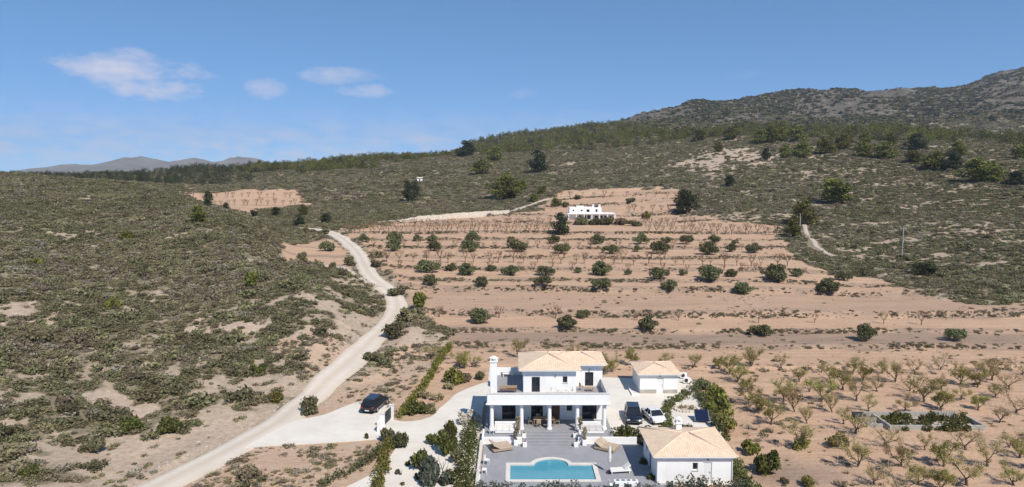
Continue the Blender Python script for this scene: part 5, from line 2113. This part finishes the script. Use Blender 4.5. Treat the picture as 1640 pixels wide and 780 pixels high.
# ------------------------------------------------------------------ hedges
def hedge(name, label, pts, w, h, mat, dens=75, size=.12, cat='hedge', lump=.35, group=None):
    P_ = spline(np.array([(a, b) for a, b in pts]), .5)
    g = np.random.default_rng(int(abs(P_[0, 0]) * 31 + len(P_)))
    c0 = P_[0]
    z0 = hz(*c0)
    t = thing(name, label, cat, (c0[0], c0[1], z0), 0, group)
    cl = []
    for i in range(0, len(P_)):
        for _ in range(2):
            hh = h * g.uniform(.75, 1.12)
            off_ = g.normal(0, w * .16, 2)
            x_, y_ = P_[i] + off_
            zb = hz(x_, y_) - z0
            r_ = w * .5 * g.uniform(.7, 1.15)
            for zz in np.arange(r_ * .6, max(hh - r_ * .5, r_ * .65), r_ * 1.1):
                cl.append((x_ - c0[0], y_ - c0[1], zb + zz, r_))
    L_ = len(P_) * .5
    n = int(L_ * (2 * h + w) * dens)
    me = crown_mesh('foliage', cl, n, size, mat, int(c0[1] * 7), .4, 1.0, -.5)
    link('foliage', me, t)
    sm = MB()
    for i in range(0, len(P_), 2):
        x_, y_ = P_[i] - c0
        sm.tube([(x_, y_, hz(*P_[i]) - z0 - .1), (x_ + random.uniform(-.1, .1), y_ + random.uniform(-.1, .1), hz(*P_[i]) - z0 + h * .7)], [.04, .015], 4)
    link('stems', sm.mesh('stems', 'bark_dark'), t)
    return t


def zpts(*pp):
    return [at_z(a, b, 0) for a, b in pp]


hedge('hedge', 'clipped dark hedge behind the low white wall right of the porch', [(10.8, 68.35), (12.8, 68.3), (15.2, 68.3), (18.6, 68.5)], 1.2, 1.8, 'garden_leaf', 130, .14)
hedge('hedge', 'green hedge with white flowers along the left side of the pool terrace', [(-4.2, 56.5), (-4.25, 60), (-4.3, 64), (-4.35, 68), (-4.2, 70.5)], 1.7, 1.35, 'garden_leaf')
hedge('hedge', 'long straight green hedge running from the gate up to the orchard', zpts((640, 668), (655, 650), (672, 628), (690, 604), (706, 578), (720, 556)), .9, 1.1, 'bright_leaf', 60)
hedge('hedge', 'yellow green hedge curving down from the gate to the lower garden', zpts((628, 702), (618, 722), (612, 745), (606, 772), (600, 800)), 1.2, 1.0, 'bright_leaf', 60)
hedge('hedge', 'dark green hedge along the lower bare plot below the drive', zpts((616, 712), (598, 730), (574, 748), (545, 762), (515, 778)), .8, .8, 'olive_leaf', 55)
hedge('hedge', 'grey green hedge along the near edge of the pool terrace', [(-3.2, 56.8), (2, 56.7), (6, 56.8), (10, 56.7), (12.6, 56.7)], .9, 1.02, 'grey_leaf', 80)
hedge('hedge', 'grey green hedge in front of the guest house wall', [(13.6, 57.3), (17, 57.3), (20.2, 57.4)], 1.0, 1.15, 'grey_leaf', 60)
hedge('hedge', 'dark hedge along the right side of the guest house', [(21.0, 56.0), (20.9, 58), (20.9, 61), (20.7, 64), (20.4, 66.5)], 1.3, 1.35, 'garden_leaf', 60)
hedge('hedge', 'dark hedge between the white coupe and the side garden', zpts((1072, 688), (1070, 676), (1066, 664), (1072, 652), (1085, 642), (1096, 638)), 1.2, 1.0, 'garden_leaf', 60)
hedge('hedge', 'dark hedge behind the guest house at the near edge of the side garden', [(18.9, 68.6), (20.5, 68.7), (22.5, 69.0)], .9, .8, 'garden_leaf', 60)
hedge('hedge', 'dark hedge along the orchard side of the white side garden', zpts((1112, 624), (1122, 640), (1132, 656), (1146, 674), (1156, 692)), 1.3, 1.3, 'olive_leaf', 60)

# white blossoms on the pool hedge
g_ = np.random.default_rng(5)
n = 170
C_ = np.stack([-4.3 + g_.normal(0, .6, n), g_.uniform(56.5, 70, n), .75 + .75 * g_.random(n)], 1)
Vv, Ff = leaves(C_, np.tile([0, -.5, .8], (n, 1)), .07, 6, .8)
o = link('blossoms', mesh_np('blossoms', Vv, Ff, 'blossom'))
tag(o, 'white flowers over the hedge beside the pool terrace', 'flowers')['kind'] = 'stuff'

# ------------------------------------------------------------------ garden shrubs and small trees
GARD = [  # px, py(base), width px, material, height factor, label
    (676, 752, 40, 'garden_leaf', 1.5, 'broad green shrub at the path end of the left garden'),
    (700, 772, 56, 'grey_leaf', 1.6, 'big grey green shrub nearest the camera in the left garden'),
    (712, 726, 40, 'garden_leaf', 1.7, 'upright dark green shrub in the middle of the left garden'),
    (692, 712, 26, 'garden_leaf', 1.3, 'small green shrub where the drive meets the left garden'),
    (738, 740, 36, 'g_dark', 1.2, 'dark rounded shrub beside the pool hedge'),
    (730, 772, 34, 'garden_leaf', 1.3, 'green shrub low beside the pool hedge'),
    (722, 698, 24, 'garden_leaf', 2.0, 'narrow upright shrub at the drive side of the left garden'),
    (750, 676, 40, 'blossom', .85, 'pale flowering shrub beside the drive near the porch'),
    (640, 716, 30, 'olive_leaf', 1.5, 'dark shrub right of the drive entrance pillar'),
    (622, 705, 26, 'g_dark', 1.6, 'dark upright shrub just below the gate'),
    (654, 744, 12, 'garden_leaf', 1.4, 'lone small plant on the white gravel path'),
    (640, 758, 16, 'grey_leaf', 1.1, 'small grey plant at the left edge of the white gravel path'),
    (668, 766, 16, 'garden_leaf', 1.2, 'small green plant at the right edge of the white gravel path'),
    (645, 776, 12, 'g_dark', .8, 'tiny dark plant near the bottom of the gravel path'),
    (587, 702, 9, 'garden_leaf', 2.2, 'tiny conifer on the drive edge left of the gate'),
    (665, 660, 40, 'garden_leaf', .9, 'dark green shrub at the near end of the long hedge'),
    (690, 660, 26, 'g_olive', .9, 'olive coloured shrub in the straw bed beside the drive'),
    (700, 640, 24, 'g_straw2', .9, 'straw coloured shrub in the bed beside the drive'),
    (720, 622, 22, 'g_straw2', .9, 'straw coloured shrub higher in the bed beside the drive'),
    (680, 636, 26, 'g_straw2', .8, 'straw coloured shrub by the long hedge'),
    (728, 612, 34, 'bright_leaf', 1.3, 'bright yellow green shrub behind the curving drive'),
    (745, 610, 26, 'g_olive', 1.0, 'dull green shrub behind the curving drive'),
    (770, 606, 24, 'olive_leaf', .9, 'green shrub close to the villa chimney side'),
    (1098, 632, 18, 'g_dark', 1.0, 'dark shrub beside the air units'),
    (1029, 712, 20, 'grey_leaf', 1.5, 'pale grey shrub at the rear corner of the guest house'),
    (1030, 742, 16, 'g_dark', 1.2, 'dark shrub in the shade along the guest house wall'),
    (1044, 768, 18, 'garden_leaf', 1.2, 'green shrub at the front corner of the guest house'),
    (1142, 640, 40, 'bright_leaf', 1.2, 'yellow green oleander at the top of the side garden'),
    (1152, 664, 48, 'bright_leaf', 1.3, 'large yellow green oleander beside the side garden'),
    (1162, 688, 44, 'almond_green2', 1.3, 'yellow green oleander behind the guest house corner'),
    (1125, 622, 30, 'olive_leaf', 1.0, 'dull green shrub at the far corner of the side garden'),
    (1232, 752, 52, 'garden_leaf', 1.2, 'big round green shrub right of the guest house'),
    (1202, 722, 34, 'bright_leaf', 1.1, 'yellow green shrub behind the guest house hedge'),
    (1256, 772, 16, 'g_dark', 1.0, 'small dark shrub at the edge of the grey patch'),
    (1292, 778, 30, 'almond_green2', 1.1, 'low yellow green shrub on the grey patch'),
    (1282, 718, 38, 'almond_green2', 1.0, 'low spreading yellow green shrub in the near orchard'),
    (1342, 716, 40, 'almond_green2', 1.0, 'second low spreading yellow green shrub in the near orchard'),
]
BUSH['g_straw2'] = [bush_kind(700 + i, 'g_straw', 420) for i in range(2)]
BUSH['almond_green2'] = [bush_kind(710 + i, 'almond_green', 560) for i in range(2)]
for (px_, py_, w_, mt, hs, lb) in GARD:
    x, y = at_z(px_, py_, 0)
    bush(px_, py_, w_ * (1.12 if px_ < 760 and w_ > 20 else 1.05), mt, lb, 'garden shrubs', hs, 'shrub', (x, y, max(hz(x, y), -.1)))

ROADSIDE = [
    (497, 662, 44, 'g_dark', 1.1, 'dark round bush on the island where drive and road meet'),
    (441, 642, 34, 'bright_leaf', 1.0, 'bright green bush on the hill side of the road'),
    (598, 578, 38, 'g_dark', .8, 'dark bush on the road bank above the bare plot'),
    (672, 492, 38, 'pine_leaf', 1.2, 'bright pine bush beside the road bend'),
    (650, 517, 46, 'g_olive', .9, 'olive green thicket at the outer side of the road bend'),
    (633, 540, 50, 'g_dark', .8, 'dark thicket below the road bend'),
    (634, 474, 34, 'g_dark', .8, 'dark bush between the road bend and the orchard'),
    (601, 428, 24, 'g_dark', .9, 'dark bush on the orchard side of the upper road'),
    (485, 420, 24, 'g_dark', 1.2, 'round dark tree like bush on the small upper plot'),
    (523, 402, 30, 'olive_leaf', 1.0, 'green bush standing in the small upper plot'),
    (533, 430, 18, 'g_dark', 1.0, 'small dark bush at the near edge of the upper plot'),
    (561, 425, 26, 'g_dark', 1.0, 'dark bush hugging the upper road from the hill side'),
    (519, 375, 22, 'g_dark', .7, 'dark blocky bush at the far road junction'),
    (180, 492, 30, 'bright_leaf', 1.0, 'bright green bush in the middle of the left hillside'),
    (205, 690, 46, 'garden_leaf', 1.0, 'large green bush low on the left hillside'),
    (268, 690, 52, 'garden_leaf', .8, 'spreading green bush low on the left hillside near the road'),
    (150, 722, 44, 'g_dark', .9, 'dark green bush near the bottom of the left hillside'),
    (110, 664, 36, 'g_dark', 1.0, 'round dark bush on the lower left hillside'),
    (50, 762, 40, 'garden_leaf', .9, 'green bush in the bottom left corner'),
    (410, 600, 36, 'garden_leaf', .9, 'green bush at the right shoulder of the left hillside'),
    (402, 460, 36, 'pine_leaf', 1.3, 'lone bright pine bush on the crest of the left hill spur'),
    (60, 424, 24, 'bright_leaf', .9, 'small bright bush high on the left hillside'),
    (205, 382, 26, 'pine_leaf', .9, 'green bush near the top of the left hillside'),
    (400, 768, 44, 'g_brown', 1.0, 'leafless brown bush on the bank below the drive'),
]
ROADSIDE += [
    (930, 358, 26, 'g_dark', .8, 'dark bush below the left end of the far villa'), (952, 360, 24, 'olive_leaf', .8, 'green bush below the middle of the far villa'),
    (972, 358, 26, 'g_dark', .9, 'dark bush below the right end of the far villa'), (995, 358, 24, 'g_olive', .8, 'olive bush right of the far villa'),
    (1016, 362, 26, 'g_dark', .7, 'low dark bush on the terrace right of the far villa'), (1036, 350, 18, 'bright_leaf', 1.2, 'bright bush alone on the bare terrace by the far villa'),
    (905, 330, 16, 'g_dark', .8, 'dark bush left above the far villa'), (925, 318, 16, 'g_dark', .7, 'dark bush on the bank above the far villa'), (1010, 322, 18, 'g_dark', .6, 'low dark bush on the upper bank right of the far villa')]
for (px_, py_, w_, mt, hs, lb) in ROADSIDE:
    bush(px_, py_, w_, mt, lb, None, hs)

# ------------------------------------------------------------------ olive groves in rows
OLV = [
    ('front olive row below the stony strip', [(770, 517, 40), (910, 525, 36), (934, 509, 24), (1040, 528, 36), (1217, 537, 36), (1386, 545, 38), (1529, 545, 38), (1690, 556, 38)]),
    ('second olive row above the stony strip', [(690, 456, 30), (770, 458, 26), (869, 458, 28), (962, 462, 32), (1073, 464, 28), (1190, 470, 34), (1325, 468, 38)]),
    ('dense middle olive row', [(687, 436, 38), (750, 440, 34), (818, 441, 30), (874, 441, 30), (965, 441, 38), (1057, 446, 32), (1137, 448, 42), (1240, 450, 42), (1352, 449, 26)]),
    ('scattered small olives of the middle terrace', [(722, 434, 20), (787, 434, 18), (925, 437, 16), (1005, 440, 14), (1093, 441, 15), (1170, 443, 22), (1275, 443, 22)]),
    ('fourth olive row up the slope', [(630, 402, 30), (696, 402, 24), (752, 403, 34), (828, 403, 34), (899, 406, 32), (977, 406, 28), (1021, 403, 16), (1057, 406, 36), (1135, 408, 34), (1170, 403, 20), (1208, 405, 26)]),
    ('uppermost olive row below the bare trees', [(581, 388, 20), (632, 389, 30), (670, 386, 18), (692, 389, 22), (756, 388, 26), (820, 391, 20), (885, 390, 24), (955, 391, 26), (1026, 391, 26), (1068, 389, 18), (1099, 391, 26), (1143, 388, 20), (1177, 391, 12)]),
]
for row, lst in OLV:
    for i, (px_, py_, w_) in enumerate(lst):
        p = ground(px_, py_)
        s_ = w_ * p.y / FPX / 3.7
        plant('olive_tree', '%s olive tree from the left in the %s' % (ordinal(i), row.replace('olive row', 'row')), 'olive tree', OLIVE, int(px_), (p.x, p.y, p.z), (s_, s_, s_ * random.uniform(.85, 1.05)), group='olive trees on the terraces')

# ------------------------------------------------------------------ almond orchard
def z8(zx, zy):
    return 1160 + zx / 3.0, 520 + zy / 3.0


ALM = [
    ('orchard row along the ploughed strip', [(130, 200), (275, 207), (465, 230), (615, 235), (760, 235), (915, 235), (1040, 215), (1130, 225), (1210, 228), (1290, 230), (1430, 240)]),
    ('second near orchard row', [(360, 275), (410, 322), (510, 277), (570, 312), (665, 272), (735, 322), (820, 277), (890, 317), (1045, 312), (1135, 287), (1215, 302), (1285, 267), (1370, 307)]),
    ('third near orchard row', [(170, 420), (285, 372), (340, 420), (465, 372), (520, 422), (635, 367), (695, 417), (865, 417), (960, 372), (1040, 412), (1135, 362), (1220, 412), (1300, 350), (1400, 422)]),
    ('orchard row level with the basin', [(225, 480), (400, 477), (575, 477), (630, 522), (1320, 472)]),
    ('orchard row just below the basin', [(365, 602), (560, 597), (770, 582), (965, 602), (1160, 602), (1370, 590), (1420, 640)]),
    ('sixth near orchard row', [(640, 682), (850, 682), (1055, 682), (1265, 682), (1475, 690)]),
    ('nearest orchard row at the bottom', [(720, 767), (940, 772), (1165, 772), (1390, 772), (1040, 800), (830, 815)]),
]
GREENER = {0: .15, 1: .35, 2: .35, 3: .25, 4: .4, 5: .45, 6: .5}
for ri, (row, lst) in enumerate(ALM):
    for i, (zx, zy) in enumerate(sorted(lst)):
        px_, py_ = z8(zx, zy)
        p = ground(px_, py_)
        kinds = ALMOND_GREEN if (random.random() < GREENER[ri] or (zx < 320 and ri > 0)) else ALMOND
        s_ = random.uniform(.7, 1.2) * (1.0 if ri else .85)
        plant('almond_tree', '%s almond tree from the left in the %s' % (ordinal(i), row), 'almond tree', kinds, int(zx), p, s_, group='almond trees of the near orchard')
BEH = [(744, 590, 1), (757, 588, 0), (831, 573, 0), (920, 572, 0), (968, 600, 1), (980, 596, 1), (1014, 585, 1), (1063, 588, 0), (1109, 590, 0), (1152, 592, 1), (1168, 600, 1), (1202, 588, 0), (1180, 612, 1), (1198, 628, 1), (1200, 648, 1), (1215, 662, 0), (736, 588, 0), (690, 575, 0)]
for i, (px_, py_, gr) in enumerate(sorted(BEH)):
    p = ground(px_, py_)
    plant('almond_tree', '%s almond tree from the left in the ragged line behind the villa' % ordinal(i), 'almond tree', ALMOND_GREEN if gr else ALMOND, i, p, random.uniform(.8, 1.15), group='almond trees behind the villa')

# leafless trees of the upper terraces: one mesh each
def bare_kind(seed, mat='twig_red'):
    g = _r.Random(seed)
    mb = MB()
    mb.tube([(0, 0, -.3), (0, 0, .8)], [.12, .09], 5)
    limbs(mb, g, (0, 0, .75), 1.35, .75, 4, .07, .045, 3, 2, 4)
    return mb.mesh('bare_almond_tree', mat)


M['twig_tan'] = plain('twig_tan', (.30, .22, .13, 1), .9, .1, .25, 2)
BARET = [bare_kind(800 + i) for i in range(3)] + [bare_kind(810, 'twig_tan'), bare_kind(811, 'twig_tan')]


def bare_row(row, x0, x1, n, yf, smin, smax, group, seed):
    g = _r.Random(seed)
    for i in range(n):
        px_ = x0 + (x1 - x0) * (i + g.uniform(-.28, .28)) / max(n - 1, 1)
        py_ = yf(px_) + g.uniform(-1.2, 1.2)
        p = ground(px_, py_)
        s_ = g.uniform(smin, smax)
        o = link('bare_almond_tree', BARET[g.randrange(5)], None, p, g.uniform(0, 6.28))
        o.scale = (s_, s_, s_)
        tag(o, '%s leafless tree from the left in the %s' % (ordinal(i), row), 'tree', group)


UP = 'leafless trees on the upper terraces'
bare_row('reddish row under the pale stone wall', 555, 885, 46, lambda q: 373 - (q - 555) * .004, .9, 1.35, UP, 1)
bare_row('tan row along the stone wall', 585, 880, 34, lambda q: 363 - (q - 585) * .012, .8, 1.2, UP, 2)
bare_row('upper right row', 1040, 1245, 20, lambda q: 374 + (q - 1040) * .012, 1.0, 1.6, UP, 3)
bare_row('row below the far villa', 990, 1110, 10, lambda q: 362, .9, 1.4, UP, 4)
bare_row('row above the dense olives', 600, 1260, 34, lambda q: 419 + (q - 600) * .012, .9, 1.45, UP, 5)
bare_row('terrace beside the far villa', 1005, 1085, 7, lambda q: 340, .9, 1.5, UP, 6)
bare_row('terrace above the far villa', 900, 1085, 12, lambda q: 316, .8, 1.3, UP, 7)
bare_row('lower row of the far left field', 345, 485, 14, lambda q: 329, .9, 1.5, UP, 8)
bare_row('upper row of the far left field', 310, 480, 14, lambda q: 316, .9, 1.4, UP, 9)
bare_row('tan line just below the uppermost olives', 600, 1230, 30, lambda q: 396 + (q - 600) * .008, .7, 1.2, UP, 11)
bare_row('tan line just below the fourth olives', 640, 1280, 22, lambda q: 430 + (q - 640) * .012, .6, 1.05, UP, 12)
bare_row('sparse line on the stony strip', 700, 1500, 9, lambda q: 508 + (q - 700) * .016, .6, 1.0, UP, 10)

# ------------------------------------------------------------------ single pines
PN = [
    (1333, 326, 46, .72, 'largest round pine on the right scrub slope'), (1288, 360, 30, 1.2, 'bright pine behind the short utility pole'), (1270, 380, 22, 1.1, 'smaller bright pine at the field corner'),
    (1100, 342, 30, 1.0, 'dark pine at the right end of the upper terraces'), (1092, 330, 22, 1.0, 'pine behind the dark pine at the upper terraces'), (897, 376, 26, 1.15, 'dark green tree below the far villa'),
    (653, 324, 18, 1.6, 'tall dark cypress like tree on the middle hill'), (664, 317, 15, 1.5, 'shorter dark tree beside the tall one on the middle hill'), (807, 318, 42, .7, 'broad green pine clump above the stone wall'),
    (861, 276, 30, 1.0, 'lone dark pine high on the middle hill'), (770, 280, 26, .8, 'pine on the shoulder of the middle hill'), (747, 250, 26, .8, 'dark pine on the crest where the hills meet'),
    (791, 259, 22, .9, 'pine just right of the crest where the hills meet'), (811, 292, 16, .9, 'small pine above the broad pine clump'), (836, 303, 15, .9, 'small pine right of the broad pine clump'),
    (869, 312, 15, .8, 'low pine on the small terraces left of the far villa'), (856, 323, 14, .8, 'low bushy tree by the upper track'), (891, 330, 14, .8, 'low bushy tree left of the far villa'),
    (334, 333, 14, 1.6, 'upright dark tree in front of the far left field'), (318, 356, 24, .95, 'green pine on the far edge of the left hill'), (479, 362, 17, .9, 'dark tree left of the far road junction'),
    (522, 358, 15, .9, 'dark tree right of the far road junction'), (442, 345, 14, .8, 'small dark tree below the far left field'), (486, 345, 15, 1.0, 'small green tree below the far left field'),
    (406, 350, 14, .8, 'dark tree at the dip behind the left hill'), (362, 335, 10, .9, 'tiny dark tree at the edge of the far left field'),
    (1121, 226, 20, .8, 'first pine of the upper slope under the mountain'), (1170, 224, 22, .8, 'second pine of the upper slope under the mountain'), (1216, 230, 22, .9, 'pine above the bare pinkish slope'),
    (1234, 229, 24, .9, 'pine right of the one above the bare slope'), (1250, 227, 22, .9, 'middle pine of the upper cluster'), (1276, 228, 24, .9, 'pine at the right of the upper cluster'),
    (1227, 257, 12, 1.4, 'small dark pine at the edge of the bare slope'), (1258, 253, 18, 1.0, 'pine at the left of the mid slope pair'), (1284, 252, 24, .9, 'pine at the right of the mid slope pair'),
    (1324, 246, 26, .9, 'round pine between mid slope pair and right cluster'), (1350, 240, 24, .9, 'round pine behind the right cluster'), (1382, 251, 26, .8, 'left pine of the right cluster'),
    (1416, 254, 30, .75, 'broad pine of the right cluster'), (1466, 240, 28, .75, 'dark round pine above the right cluster'), (1461, 261, 24, .7, 'low pine right of the right cluster'),
    (1495, 271, 30, .8, 'pine on the descending right hand tree line'), (1523, 273, 28, .9, 'dark pine on the descending right hand tree line'), (1534, 249, 24, .8, 'pine above the descending tree line'),
    (1562, 292, 40, .8, 'broad yellowish pine at the right edge slope'), (1586, 291, 34, .8, 'yellowish pine beside the broad one at the right edge'), (1629, 296, 32, .6, 'low dark pine at the right edge of the picture'),
    (1633, 256, 26, .8, 'green pine high at the right edge of the picture'), (1426, 232, 20, .8, 'pine on the far slope under the mountain saddle'), (1386, 230, 20, .8, 'pine left of the one under the mountain saddle'),
    (1168, 299, 15, 1.0, 'small dark bush like pine on the scrub slope above the orchard'), (1150, 243, 16, .8, 'small pine on the bare pinkish slope'), (1480, 440, 34, .5, 'low dark juniper beside the utility pole'),
]
for (px_, py_, w_, hs, lb) in PN:
    p = ground(px_, py_)
    s_ = w_ * p.y / FPX / 2.9
    dark = any(k_ in lb for k_ in ('dark', 'cypress'))
    plant('pine_tree', lb, 'tree', PINE_DARK if dark else PINE, int(px_), p, (s_, s_, s_ * hs * .8), group='single pines on the slopes')
